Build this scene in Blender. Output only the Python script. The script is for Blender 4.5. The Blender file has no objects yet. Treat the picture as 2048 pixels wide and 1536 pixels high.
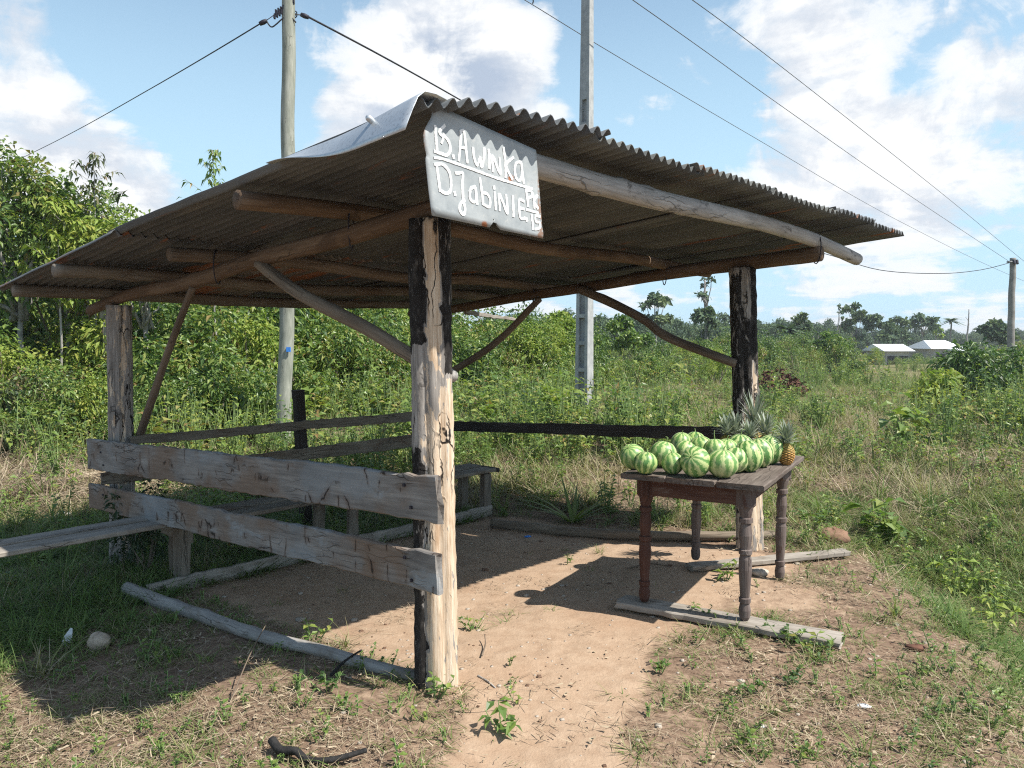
import bpy, math, random
import numpy as np
from mathutils import Vector

SC = bpy.context.scene
COL = SC.collection
R_ = np.random.default_rng(7)
random.seed(7)

# ------------------------------------------------------------------ camera
FPX = 1550.0                                   # focal length in pixels of the 2048 px wide photograph
PITCH = math.atan(88 / FPX)
CAM = np.array([0, 0, 1.6])
cd = bpy.data.cameras.new("camera"); cam = bpy.data.objects.new("camera", cd); COL.objects.link(cam)
cam.location = CAM; cam.rotation_euler = (math.radians(90) - PITCH, 0, 0)
cd.sensor_width = 36; cd.lens = 36 * FPX / 2048; cd.clip_end = 2000; cd.clip_start = .05
SC.camera = cam

# ------------------------------------------------------------------ node helper
class NT:
    def __init__(s, tree): s.t = tree
    def n(s, typ, ins=None, **props):
        nd = s.t.nodes.new(typ)
        for k, v in props.items(): setattr(nd, k, v)
        for k, v in (ins or {}).items():
            sock = nd.inputs[k]
            if isinstance(v, bpy.types.NodeSocket): s.t.links.new(v, sock)
            else: sock.default_value = v
        return nd
    def m(s, op, a, b=0.0, c=0.0, clamp=False):
        nd = s.n('ShaderNodeMath', {0: a, 1: b, 2: c}, operation=op); nd.use_clamp = clamp
        return nd.outputs[0]
    def vm(s, op, a, b=None):
        ins = {0: a}
        if b is not None: ins[1] = b
        nd = s.n('ShaderNodeVectorMath', ins, operation=op)
        return nd.outputs['Value'] if op in ('LENGTH', 'DISTANCE', 'DOT_PRODUCT') else nd.outputs[0]
    def noise(s, vec, scale, detail=4, rough=.55, dist=0.0):
        return s.n('ShaderNodeTexNoise', {'Vector': vec, 'Scale': scale, 'Detail': detail, 'Roughness': rough, 'Distortion': dist}).outputs[0]
    def ramp(s, fac, stops, interp='LINEAR'):
        nd = s.n('ShaderNodeValToRGB', {0: fac}); cr = nd.color_ramp; cr.interpolation = interp
        while len(cr.elements) < len(stops): cr.elements.new(.5)
        for e, (p, c) in zip(cr.elements, stops):
            e.position = p; e.color = (c, c, c, 1) if isinstance(c, (int, float)) else (*c, 1)
        return nd.outputs[0]
    def mix(s, fac, a, b, blend='MIX'):
        nd = s.n('ShaderNodeMix', data_type='RGBA', blend_type=blend)
        for k, v in ((0, fac), (6, a), (7, b)):
            if isinstance(v, bpy.types.NodeSocket): s.t.links.new(v, nd.inputs[k])
            else: nd.inputs[k].default_value = v if k == 0 else ((*v, 1) if len(v) == 3 else v)
        return nd.outputs[2]
    def sstep(s, x, lo, hi):
        nd = s.n('ShaderNodeMapRange', {0: x, 1: lo, 2: hi}, interpolation_type='SMOOTHSTEP')
        return nd.outputs[0]

# ------------------------------------------------------------------ sun, sky, exposure
SUN_TRAVEL = Vector((-.66, .30, -1)).normalized()
sd = bpy.data.lights.new("sun", 'SUN'); sun = bpy.data.objects.new("sun", sd); COL.objects.link(sun)
sd.energy = 5.0; sd.angle = math.radians(.53); sd.color = (1, .955, .88)
sun.rotation_euler = SUN_TRAVEL.to_track_quat('-Z', 'Y').to_euler(); sun.location = (4, -2, 8)

def ray(px, py):
    return np.array([px - 1024.0, FPX * math.cos(PITCH) + (768 - py) * math.sin(PITCH), -FPX * math.sin(PITCH) + (768 - py) * math.cos(PITCH)])

w = bpy.data.worlds.new("World"); SC.world = w; w.use_nodes = True
T = NT(w.node_tree); w.node_tree.nodes.clear()
sky = T.n('ShaderNodeTexSky', sky_type='NISHITA', sun_disc=False, sun_elevation=math.radians(54), sun_rotation=math.radians(114.4),
          altitude=0, air_density=1.0, dust_density=.6, ozone_density=1.6).outputs[0]
D = T.n('ShaderNodeTexCoord').outputs['Generated']
sx = T.n('ShaderNodeSeparateXYZ', {0: D})
dz = T.m('ADD', T.m('MAXIMUM', sx.outputs[2], 0.0), .16)
def planar(dvec, dzz):
    return T.vm('DIVIDE', dvec, T.n('ShaderNodeCombineXYZ', {0: dzz, 1: dzz, 2: 1.0}).outputs[0])
P1 = planar(D, dz)
# cumulus heaps: px, py of the photograph, angular radius in px, weight
blobs = [(40, 190, 180, .23), (190, 310, 130, .21), (60, 60, 90, .10), (385, 40, 90, .17), (760, 70, 190, .17), (980, 130, 200, .24), (900, 260, 190, .17), (650, 290, 120, .20),
         (1590, 60, 160, .15), (1700, 300, 210, .21), (1970, 90, 170, .13), (1960, 330, 150, .12), (340, 390, 130, .21), (1290, 230, 80, .10), (1480, 400, 130, .08), (1390, 180, 110, .07),
         (300, 190, 200, -.22), (1230, 60, 110, -.14), (1330, 330, 120, -.12), (480, 200, 120, -.2), (1190, 350, 90, -.10), (1460, 260, 70, -.05), (1830, 90, 60, -.05), (130, 120, 60, -.06), (1490, 150, 60, -.10), (1620, 200, 60, -.08), (1840, 160, 60, -.08), (1930, 260, 60, -.09), (1560, 480, 120, -.05), (1800, 130, 60, -.05), (2000, 480, 90, -.04)]
acc = None
for (bx, by, br, bw) in blobs:
    d = ray(bx, by); d = d / np.linalg.norm(d)
    dist = T.vm('DISTANCE', D, tuple(d))
    f = T.m('MULTIPLY', T.sstep(dist, br / FPX * 1.5, br / FPX * .1), bw)
    acc = f if acc is None else T.m('ADD', acc, f)
# generic broken cover everywhere, denser in bands towards the horizon
low = T.sstep(sx.outputs[2], .24, .04)
cov = T.m('ADD', acc, T.m('ADD', T.m('MULTIPLY', low, .135), -.085))
warp = T.n('ShaderNodeTexNoise', {'Vector': D, 'Scale': 6.0, 'Detail': 5.0, 'Roughness': .6}).outputs[1]
def cloudn(vec, dvec):
    n1 = T.noise(vec, 1.9, 8, .60, .3)
    n2 = T.noise(dvec, 11.0, 8, .62, .5)
    return T.m('ADD', T.m('MULTIPLY', n1, .58), T.m('MULTIPLY', n2, .42))
D1 = T.vm('ADD', D, T.vm('MULTIPLY', warp, (.05, .05, .05)))
na = cloudn(P1, D1)
D2 = T.vm('ADD', D, (.040, -.015, .050))
nb = cloudn(planar(D2, T.m('ADD', dz, .05)), T.vm('ADD', D2, T.vm('MULTIPLY', warp, (.05, .05, .05))))
dens = T.m('ADD', na, cov)
mask = T.m('MULTIPLY', T.sstep(dens, .505, .60), T.m('ADD', .80, T.m('MULTIPLY', T.sstep(dens, .56, .68), .20)))
lit = T.sstep(T.m('SUBTRACT', na, nb), -.11, .07)
core = T.sstep(dens, .60, .86)
shade = T.m('SUBTRACT', T.m('ADD', .45, T.m('MULTIPLY', lit, .70)), T.m('MULTIPLY', T.m('MULTIPLY', core, T.m('SUBTRACT', 1.15, lit)), .62), clamp=True)
ccol = T.mix(shade, (3.9, 4.6, 5.7), (7.9, 8.0, 8.1))
skyc = T.mix(1.0, sky, (1.5, 1.5, 1.35), 'MULTIPLY')
hz = T.sstep(sx.outputs[2], .55, .10)
skyc = T.mix(T.m("MULTIPLY", hz, .92), skyc, (4.5, 6.7, 8.3))
final = T.mix(mask, skyc, ccol)
bg = T.n('ShaderNodeBackground', {0: final, 1: .083})
T.t.links.new(bg.outputs[0], T.n('ShaderNodeOutputWorld').inputs[0])

SC.render.engine = 'CYCLES'
SC.view_settings.view_transform = 'Standard'; SC.view_settings.look = 'None'
SC.view_settings.exposure = 0.65; SC.view_settings.gamma = 1; SC.view_settings.use_curve_mapping = False
SC.cycles.max_bounces = 6; SC.cycles.diffuse_bounces = 3; SC.cycles.transparent_max_bounces = 8
SC.cycles.use_denoising = False; SC.cycles.sample_clamp_indirect = 2.0; SC.cycles.volume_bounces = 0; SC.cycles.use_adaptive_sampling = False; SC.cycles.filter_width = 1.15

# ------------------------------------------------------------------ places: a pixel of the photograph on a known surface
def on_z(px, py, z): d = ray(px, py); return CAM + d * (z - CAM[2]) / d[2]
def on_y(px, py, y): d = ray(px, py); return CAM + d * (y / d[1])
F0 = np.array([-.352, 3.525, 0.]); U = np.array([.6817, .7316, 0.]); V = np.array([-.7316, .6817, 0.]); ZZ = np.array([0, 0, 1.])
def S(u, v, z): return F0 + U * u + V * v + ZZ * z           # shelter frame: u along the front, v towards the back
def on_u(px, py, u): d = ray(px, py); return CAM + d * ((F0 @ U + u - CAM @ U) / (d @ U))
def on_v(px, py, v): d = ray(px, py); return CAM + d * ((F0 @ V + v - CAM @ V) / (d @ V))
def uv_of(x, y): return (x - F0[0]) * U[0] + (y - F0[1]) * U[1], (x - F0[0]) * V[0] + (y - F0[1]) * V[1]

# value noise on arrays
_tab = R_.random((256, 256))
def vnoise(x, y, s):
    x = np.asarray(x) * s; y = np.asarray(y) * s
    xi = np.floor(x).astype(int); yi = np.floor(y).astype(int); fx = x - xi; fy = y - yi
    fx = fx * fx * (3 - 2 * fx); fy = fy * fy * (3 - 2 * fy)
    g = lambda a, b: _tab[a % 256, b % 256]
    return (g(xi, yi) * (1 - fx) + g(xi + 1, yi) * fx) * (1 - fy) + (g(xi, yi + 1) * (1 - fx) + g(xi + 1, yi + 1) * fx) * fy
def fbm(x, y, s, o=4):
    r = 0; a = .5
    for i in range(o): r = r + a * vnoise(np.asarray(x) + 17.3 * i, np.asarray(y) - 9.1 * i, s * 2 ** i); a *= .5
    return r
def ss(x, a, b):
    t = np.clip((np.asarray(x, float) - a) / (b - a), 0, 1); return t * t * (3 - 2 * t)

# edge of the mound on the road side, beyond which the ground drops
_edge = np.array([on_z(px, py, 0)[:2] for px, py in ((1640, 1085), (1720, 1130), (1850, 1240), (1960, 1400), (2010, 1536))])
def right_of_edge(x, y):
    ex = np.interp(y, _edge[::-1, 1], _edge[::-1, 0])
    return x - ex
def height(x, y):
    x = np.asarray(x, float); y = np.asarray(y, float)
    u, v = uv_of(x, y)
    h = -.055 * np.clip(v - .2, 0, 4.2) * ss(u, 5.5, 3.0)
    h = h - .10 * ss(-u, .3, 1.6) * ss(v, -.8, .8)
    h = h - .30 * ss(right_of_edge(x, y), -.05, .75) * ss(y, 7.5, 5.5)
    h = h + (.06 * ss(y, 14, 7) + .5 * ss(y, 9, 20)) * (fbm(x, y, .22) - .5) * ss(np.abs(y - 4.5), 1.2, 4)
    h = h - 1.6 * ss(y, 48, 92)
    h = h + .035 * (fbm(x, y, 1.3) - .47) + .024 * (fbm(x, y, 5.0, 3) - .45) + .012 * (fbm(x + 5, y, 13.0, 2) - .37)
    return h
def hz_(x, y): return float(height(x, y))

def sand_mask(x, y):
    u, v = uv_of(x, y); n = (fbm(x, y, 1.6) - .47) * .9
    floor = ss(u, -.12, .15) * ss(u, 3.25, 2.95) * ss(v, -.75, -.2) * ss(v, 2.75, 2.35)
    yc = np.clip((y - 2.3) / 2.0, 0, 1)
    pathc = .0 + .32 * yc; hw = .29 + .16 * yc
    path = ss(np.abs(x - pathc) + n * .22, hw + .14, hw - .10) * ss(y, 5.2, 4.6)
    mound = .55 * ss(np.hypot((x - 1.35) / 1.0, (y - 4.85) / .8) + n * 1.0, 1.05, .35)
    mid = .35 * ss(np.hypot((x - .1) / 1.5, (y - 3.0) / 1.1) + n * 1.2, 1.0, .4)
    return np.clip(np.maximum(np.maximum(floor, path), np.maximum(mound, mid)), 0, 1)

# ------------------------------------------------------------------ object helpers
def tag(o, label=None, cat=None, group=None, kind=None):
    if label: o['label'] = label
    if cat: o['category'] = cat
    if group: o['group'] = group
    if kind: o['kind'] = kind
    return o
def empty(name, loc, label, cat, group=None, rz=0):
    o = bpy.data.objects.new(name, None); COL.objects.link(o); o.location = tuple(loc); o.rotation_euler = (0, 0, rz)
    o.empty_display_size = .1
    return tag(o, label, cat, group)
def make_mesh(name, verts, faces, mat=None, smooth=False, attrs=None):
    me = bpy.data.meshes.new(name)
    verts = np.asarray(verts, np.float32)
    if isinstance(faces, np.ndarray):
        nf, k = faces.shape
        me.vertices.add(len(verts)); me.vertices.foreach_set('co', verts.ravel())
        me.loops.add(nf * k); me.loops.foreach_set('vertex_index', faces.astype(np.int32).ravel())
        me.polygons.add(nf); me.polygons.foreach_set('loop_start', np.arange(0, nf * k, k, dtype=np.int32))
        me.update(calc_edges=True)
    else:
        me.from_pydata(verts.tolist(), [], faces); me.update()
    for k, a in (attrs or {}).items():
        a = np.asarray(a, np.float32)
        if a.ndim == 1:
            at = me.attributes.new(k, 'FLOAT', 'POINT'); at.data.foreach_set('value', a)
        else:
            at = me.attributes.new(k, 'FLOAT_VECTOR', 'POINT'); at.data.foreach_set('vector', a.ravel())
    me.polygons.foreach_set('use_smooth', np.full(len(me.polygons), bool(smooth)))
    if mat: me.materials.append(mat)
    return me
def obj(name, me, parent=None, link=True):
    o = bpy.data.objects.new(name, me)
    if link: COL.objects.link(o)
    if parent is not None:
        o.parent = parent
        bpy_inv = Vector(parent.location)
        if abs(parent.rotation_euler.z) < 1e-9: o.location = -bpy_inv      # world-space vertices under an unrotated Empty
    return o

def sweep(path, secs, right=None, tw=0.0, caps=True):
    """path N x 3, secs N x M x 2 (or M x 2): verts, faces, tex (along-length coordinates)."""
    path = np.asarray(path, float); N = len(path); secs = np.asarray(secs, float)
    if secs.ndim == 2: secs = np.repeat(secs[None], N, 0)
    M = secs.shape[1]
    tan = np.gradient(path, axis=0); tan /= np.linalg.norm(tan, axis=1)[:, None]
    length = np.concatenate([[0], np.cumsum(np.linalg.norm(np.diff(path, axis=0), axis=1))])
    r = np.array(right if right is not None else ([1, 0, 0] if abs(tan[0][2]) > .8 else np.cross(tan[0], [0, 0, 1])), float)
    vs = []; tx = []
    for i in range(N):
        r = r - tan[i] * (r @ tan[i]); r /= np.linalg.norm(r)
        up = np.cross(r, tan[i])
        vs.append(path[i] + secs[i][:, :1] * r + secs[i][:, 1:] * up)
        tx.append(np.column_stack([secs[i], np.full(M, length[i])]))
    vs = np.concatenate(vs); tx = np.concatenate(tx)
    fs = []
    for i in range(N - 1):
        for j in range(M):
            a = i * M + j; b = i * M + (j + 1) % M
            fs.append((a, b, b + M, a + M))
    if caps:
        n0 = len(vs)
        vs = np.vstack([vs, path[0], path[-1]]); tx = np.vstack([tx, [0, 0, 0], [0, 0, length[-1]]])
        for j in range(M):
            fs.append((n0, (j + 1) % M, j)); fs.append((n0 + 1, (N - 1) * M + j, (N - 1) * M + (j + 1) % M))
    return vs, fs, tx
def curve_pts(pts, n):
    pts = np.asarray(pts, float)
    t = np.concatenate([[0], np.cumsum(np.linalg.norm(np.diff(pts, axis=0), axis=1))]); s = np.linspace(0, t[-1], n)
    if len(pts) < 3: return np.column_stack([np.interp(s, t, pts[:, k]) for k in range(pts.shape[1])])
    out = []
    for x in s:                                                     # Catmull-Rom
        i = min(max(np.searchsorted(t, x) - 1, 0), len(pts) - 2); q = (x - t[i]) / max(t[i + 1] - t[i], 1e-9)
        p0 = pts[max(i - 1, 0)]; p1 = pts[i]; p2 = pts[i + 1]; p3 = pts[min(i + 2, len(pts) - 1)]
        out.append(.5 * (2 * p1 + (p2 - p0) * q + (2 * p0 - 5 * p1 + 4 * p2 - p3) * q ** 2 + (3 * p1 - p0 - 3 * p2 + p3) * q ** 3))
    return np.array(out)
_sd = [100]
def rng():
    _sd[0] += 1; return np.random.default_rng(_sd[0])
def log_mesh(name, pts, r0, r1, mat, seg=12, n=None, bend=.012, knots=3, lump=.07):
    g = rng(); pts = np.asarray(pts, float); L = np.linalg.norm(np.diff(pts, axis=0), axis=1).sum()
    n = n or max(8, int(L * 14)); p = curve_pts(pts, n); t = np.linspace(0, 1, n)
    ax = np.cross(p[-1] - p[0], [0.3, .2, 1]); ax /= np.linalg.norm(ax); ay = np.cross(p[-1] - p[0], ax); ay /= np.linalg.norm(ay)
    k1, k2 = g.uniform(2, 6, 2); ph = g.uniform(0, 6, 4)
    p = p + ax * (bend * np.sin(t * k1 * L * .6 + ph[0]))[:, None] + ay * (bend * np.sin(t * k2 * L * .6 + ph[1]))[:, None]
    th = np.linspace(0, 2 * np.pi, seg, endpoint=False)
    rad = (r0 + (r1 - r0) * t)[:, None] * (1 + lump * np.sin(th[None] * 2 + ph[2] + t[:, None] * 3) + lump * .7 * (fbm(th[None] * 2 + ph[3] * 9, t[:, None] * L * 5, 1.0) - .47) * 2)
    for _ in range(knots):
        c = g.uniform(.05, .95); a = g.uniform(0, 6.28)
        rad *= 1 + .22 * np.exp(-((t[:, None] - c) * L / .05) ** 2) * np.clip(np.cos(th[None] - a), 0, 1) ** 2
    secs = np.stack([rad * np.cos(th), rad * np.sin(th)], -1)
    v, f, tx = sweep(p, secs)
    return make_mesh(name, v, f, mat, True, {'tex': tx + g.uniform(0, 30, 3)})
def plank_mesh(name, p0, p1, wdir, w0, w1, th, mat, n=None, rough=.004, rag=0.0):
    """board from p0 to p1 (centre line); wdir is the width direction, th the thickness."""
    g = rng(); p0 = np.asarray(p0, float); p1 = np.asarray(p1, float); L = np.linalg.norm(p1 - p0); n = n or max(6, int(L * 16))
    t = np.linspace(0, 1, n); P = p0 + (p1 - p0) * t[:, None]
    wv = np.asarray(wdir, float); c = min(th * .18, .006); secs = []
    for i in range(n):
        W = (w0 + (w1 - w0) * t[i]) / 2; a = th / 2
        top = W + g.normal(0, rough) + .003 * math.sin(t[i] * L * 4 + 1); bot = W + g.normal(0, rough) + .003 * math.sin(t[i] * L * 3.1)
        secs.append([(-bot, -a + c), (-bot + c, -a), (-W * .3, -a), (W * .35, -a), (top - c, -a), (top, -a + c), (top, a - c), (top - c, a), (W * .3, a), (-W * .3, a), (-bot + c, a), (-bot, a - c)])
    secs = np.array(secs)
    if rag:                                                          # weathered ragged ends
        dd_ = (p1 - p0) / L * .003; P = np.vstack([P[:1] - dd_, P, P[-1:] + dd_]); secs = np.concatenate([secs[:1], secs, secs[-1:]])
    v, f, tx = sweep(P, secs, right=wv)
    if rag:
        M = 12; d = (p1 - p0) / L
        for k in range(M):
            v[k] -= d * g.uniform(0, rag); v[(len(P) - 1) * M + k] += d * g.uniform(0, rag)
        v[M:2 * M] += d * .006; v[(len(P) - 2) * M:(len(P) - 1) * M] -= d * .006
    return make_mesh(name, v, f, mat, False, {'tex': tx + g.uniform(0, 30, 3)})
def box_arrays(c, sx_, sy_, sz_, rot=0.0):
    q = np.array([[x, y, z] for x in (-.5, .5) for y in (-.5, .5) for z in (-.5, .5)]) * [sx_, sy_, sz_]
    cr, sr = math.cos(rot), math.sin(rot)
    q = np.column_stack([q[:, 0] * cr - q[:, 1] * sr, q[:, 0] * sr + q[:, 1] * cr, q[:, 2]]) + np.asarray(c, float)
    f = [(0, 1, 3, 2), (4, 6, 7, 5), (0, 4, 5, 1), (2, 3, 7, 6), (0, 2, 6, 4), (1, 5, 7, 3)]
    return q, f
def merge(parts):
    vs = []; fs = []; o = 0
    for v, f in parts:
        vs.append(v); fs += [tuple(i + o for i in q) for q in f]; o += len(v)
    return np.vstack(vs), fs

# ------------------------------------------------------------------ materials
def material(name):
    m = bpy.data.materials.new(name); m.use_nodes = True; m.node_tree.nodes.clear(); return m, NT(m.node_tree)
def finish(T, col, rough=.85, bump=None, bs=.3, bd=.01, spec=.25, metal=0.0, extra=None):
    ins = {'Base Color': col, 'Roughness': rough, 'Specular IOR Level': spec, 'Metallic': metal}
    if bump is not None: ins['Normal'] = T.n('ShaderNodeBump', {'Height': bump, 'Strength': bs, 'Distance': bd}).outputs[0]
    b = T.n('ShaderNodeBsdfPrincipled', ins); out = b.outputs[0]
    if extra is not None: out = T.n('ShaderNodeMixShader', {0: extra[0], 1: out, 2: extra[1]}).outputs[0]
    T.t.links.new(out, T.n('ShaderNodeOutputMaterial').inputs[0])
def attr(T, name, vec=True):
    a = T.n('ShaderNodeAttribute', attribute_name=name); return a.outputs['Vector'] if vec else a.outputs['Fac']
def scaled(T, vec, s): return T.vm('MULTIPLY', vec, s)

def wood(name, dark, mid, light, stain=None, grain=1.0, crack=.5, blotch=None, cross=False):
    m, T = material(name); tx = attr(T, 'tex')
    g1 = T.noise(scaled(T, tx, (70 * grain, 70 * grain, 4.0)), 1.0, 5, .6)
    g2 = T.noise(scaled(T, tx, (9, 9, 2.2)), 1.0, 5, .6)
    c = T.ramp(T.m('ADD', T.m('MULTIPLY', g1, .5), T.m('MULTIPLY', g2, .5)), [(.30, dark), (.48, mid), (.68, light)])
    if stain:
        st = T.sstep(T.noise(scaled(T, tx, (5, 5, 2.4)), 1.0, 4, .6, .6), .52, .66)
        c = T.mix(T.m('MULTIPLY', st, .65), c, stain)
    if blotch:
        st = T.sstep(T.noise(scaled(T, tx, (8, 8, 3.1)), 1.2, 6, .68, .4), .57, .66)
        c = T.mix(T.m('MULTIPLY', st, .7), c, blotch)
    # long checks and short cross cracks
    ck = T.n('ShaderNodeTexVoronoi', {'Vector': T.vm('ADD', scaled(T, tx, (22, 22, 2.3)), T.n('ShaderNodeTexNoise', {'Vector': tx, 'Scale': 7.0, 'Detail': 3.0}).outputs[1]), 'Scale': 1.0}, feature='DISTANCE_TO_EDGE').outputs[0]
    crk = T.m('MULTIPLY', T.sstep(ck, .045, .005), T.sstep(T.noise(scaled(T, tx, (6, 6, 2)), 1.0, 3), .50, .62))
    c = T.mix(T.m('MULTIPLY', crk, crack), c, (.018, .013, .010))
    if cross:                                                        # rot-brown patches and short dark cracks across the board
        big = T.noise(scaled(T, tx, (2.0, 2.0, 1.5)), 1.0, 3, .6)
        c = T.mix(T.m('MULTIPLY', T.sstep(big, .47, .60), .75), c, T.mix(g1, (.13, .085, .055), (.24, .165, .115)))
        c = T.mix(T.m('MULTIPLY', T.sstep(big, .44, .36), .6), c, T.mix(g2, (.15, .165, .175), (.30, .325, .34)))
        v2 = T.n('ShaderNodeTexVoronoi', {'Vector': T.vm('ADD', scaled(T, tx, (2.2, 2.2, 5.5)), T.vm('MULTIPLY', T.n('ShaderNodeTexNoise', {'Vector': tx, 'Scale': 16.0, 'Detail': 4.0}).outputs[1], (.16, .16, .16))), 'Scale': 1.0}, feature='DISTANCE_TO_EDGE').outputs[0]
        cr2 = T.m('MULTIPLY', T.sstep(v2, .022, .004), T.sstep(T.noise(scaled(T, tx, (9, 9, 3)), 1.0, 3), .51, .60))
        c = T.mix(T.m('MULTIPLY', T.m('MULTIPLY', T.sstep(v2, .10, .0), T.sstep(T.noise(scaled(T, tx, (9, 9, 3)), 1.0, 3), .51, .60)), .45), c, (.12, .06, .03))
        crk = T.m('MAXIMUM', crk, cr2); c = T.mix(T.m('MULTIPLY', cr2, .9), c, (.018, .013, .010))
    h = T.m('SUBTRACT', T.m('ADD', T.m('MULTIPLY', g1, .5), T.m('MULTIPLY', g2, .3)), T.m('MULTIPLY', crk, 1.2))
    finish(T, c, .88, h, .55, .006)
    return m
M = {}
M['plank_grey'] = wood('weathered_grey_board', (.10, .092, .085), (.20, .185, .17), (.33, .31, .285), crack=.8, blotch=(.27, .29, .30), cross=True)
M['plank_brown'] = wood('brown_board', (.09, .075, .06), (.17, .145, .115), (.27, .235, .19), stain=(.12, .08, .055), crack=.6)
M['plank_dark'] = wood('dark_rail_board', (.018, .016, .014), (.035, .030, .027), (.065, .058, .052), crack=.5)  # shade on the back rail is put into this near-black wood colour
M['ground_plank'] = wood('ground_board', (.16, .14, .12), (.27, .24, .205), (.40, .36, .31), stain=(.16, .13, .10), crack=.7)
M['log_grey'] = wood('grey_log', (.15, .14, .13), (.27, .255, .235), (.40, .385, .36), crack=.7, stain=(.16, .13, .10))
M['log_brown'] = wood('brown_log', (.08, .062, .048), (.17, .135, .10), (.28, .23, .175), crack=.5)
M['beam'] = wood('orange_brown_pole', (.065, .042, .027), (.125, .083, .053), (.21, .15, .10), crack=.4, stain=(.07, .045, .03))
M['beam_dull'] = wood('dull_brown_pole', (.075, .058, .044), (.15, .115, .085), (.24, .19, .145), crack=.4)
M['bark_pale'] = wood('pale_bark_pole', (.22, .21, .195), (.36, .345, .325), (.52, .50, .47), crack=.5, blotch=(.035, .028, .024))
M['brace'] = wood('stick_bark', (.07, .05, .037), (.15, .115, .085), (.25, .20, .15), crack=.3)
M['utility_wood'] = wood('treated_pole_wood', (.155, .165, .13), (.25, .26, .215), (.40, .40, .34), grain=.35, crack=.45)
M['table_top'] = wood('worn_table_board', (.056, .044, .037), (.12, .096, .080), (.21, .175, .148), crack=.6, stain=(.055, .033, .026))
M['table_red'] = wood('red_brown_varnish', (.036, .018, .014), (.072, .034, .025), (.125, .07, .05), crack=.4, blotch=(.15, .125, .11))
M['table_grey'] = wood('worn_leg_wood', (.058, .043, .038), (.12, .092, .082), (.20, .168, .15), crack=.4, blotch=(.075, .036, .027))

# charred split post: 'zone' 0 = charred, 0.5 = grey bark, 1 = bare pale wood
m, T = material('charred_split_log'); M['post'] = m
tx = attr(T, 'tex'); zn = attr(T, 'zone', False)
n1 = T.noise(scaled(T, tx, (26, 26, 6)), 1.0, 6, .66, .5); n2 = T.noise(scaled(T, tx, (95, 95, 4)), 1.0, 4, .6)
n3 = T.noise(scaled(T, tx, (30, 30, 18)), 1.0, 4, .7)
zz = T.m('ADD', zn, T.m('MULTIPLY', T.m('SUBTRACT', n1, .5), 1.35))
pale = T.ramp(n2, [(.3, (.37, .26, .165)), (.5, (.56, .44, .32)), (.7, (.68, .58, .46))])
grey = T.ramp(n2, [(.3, (.15, .135, .12)), (.55, (.29, .265, .24)), (.72, (.42, .39, .355))])
char = T.ramp(n3, [(.3, (.009, .008, .0075)), (.55, (.026, .023, .021)), (.72, (.085, .078, .07))])
c = T.mix(T.sstep(zz, .27, .33), char, grey); c = T.mix(T.sstep(zz, .62, .67), c, pale)
rustl = T.m('MULTIPLY', T.sstep(T.noise(scaled(T, tx, (14, 14, 2)), 1.0, 5, .6), .56, .66), T.sstep(zz, .6, .7))
c = T.mix(T.m('MULTIPLY', rustl, .45), c, (.30, .17, .085))
vv = T.n('ShaderNodeTexVoronoi', {'Vector': T.vm('ADD', scaled(T, tx, (16, 16, 2.2)), T.n('ShaderNodeTexNoise', {'Vector': tx, 'Scale': 9.0, 'Detail': 3.0}).outputs[1]), 'Scale': 1.0}, feature='DISTANCE_TO_EDGE').outputs[0]
ck = T.m('MULTIPLY', T.sstep(vv, .05, .008), T.sstep(T.noise(scaled(T, tx, (5, 5, 2)), 1.0, 3), .45, .6))
c = T.mix(ck, c, (.012, .010, .009))
finish(T, c, .9, T.m('SUBTRACT', T.m('ADD', T.m('MULTIPLY', n1, .8), T.m('MULTIPLY', n2, .3)), ck), .7, .008)

def sheet_mat(name, a, b, rust):
    m, T = material(name); tx = attr(T, 'tex')
    n1 = T.noise(scaled(T, tx, (3.0, .8, 1)), 1.0, 6, .62, .4); n2 = T.noise(scaled(T, tx, (160, 160, 1)), 1.0, 2)
    n3 = T.noise(scaled(T, tx, (14, .9, 1)), 1.0, 4, .6)
    c = T.mix(T.ramp(n1, [(.35, 0.0), (.65, 1.0)]), a, b)
    c = T.mix(T.m('MULTIPLY', T.sstep(n3, .56, .70), .35), c, (.24, .23, .20))
    c = T.mix(T.m('MULTIPLY', T.sstep(n2, .45, .75), .35), c, (.06, .055, .05))
    if rust > 0:
        rr = T.sstep(T.noise(scaled(T, tx, (10, 1.0, 1)), 1.0, 6, .68, .5), .62 - rust * .2, .70 - rust * .15)
        c = T.mix(T.m('MULTIPLY', rr, .9), c, T.mix(n3, (.20, .07, .028), (.30, .13, .06)))
    finish(T, c, .82, n2, .25, .003)
    return m
M['sheet'] = sheet_mat('weathered_sheet', (.068, .077, .085), (.140, .150, .155), .14)
M['sheet_olive'] = sheet_mat('lichen_sheet', (.072, .078, .078), (.150, .156, .145), .10)
M['sheet_rust'] = sheet_mat('rusty_sheet', (.11, .10, .09), (.24, .225, .20), .75)
m, T = material('galvanised_metal'); M['galv'] = m
tx = T.n('ShaderNodeTexCoord').outputs['Object']
n1 = T.noise(tx, 7.0, 5, .6); n2 = T.noise(tx, 90.0, 3)
c = T.mix(n1, (.42, .45, .47), (.62, .65, .67)); c = T.mix(T.sstep(n2, .5, .75), c, (.36, .38, .40))
finish(T, c, .42, n1, .15, .01, .5, .55)
m, T = material('sign_metal'); M['sign'] = m
tx = attr(T, 'tex')
n1 = T.noise(tx, 6.0, 5, .65); n2 = T.noise(tx, 30.0, 5, .7)
c = T.mix(T.ramp(n1, [(.32, 0.0), (.68, 1.0)]), (.25, .28, .295), (.44, .465, .465))
c = T.mix(T.m('MULTIPLY', T.sstep(n2, .55, .7), .4), c, (.52, .52, .49))
sp = T.n('ShaderNodeSeparateXYZ', {0: tx})
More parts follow.
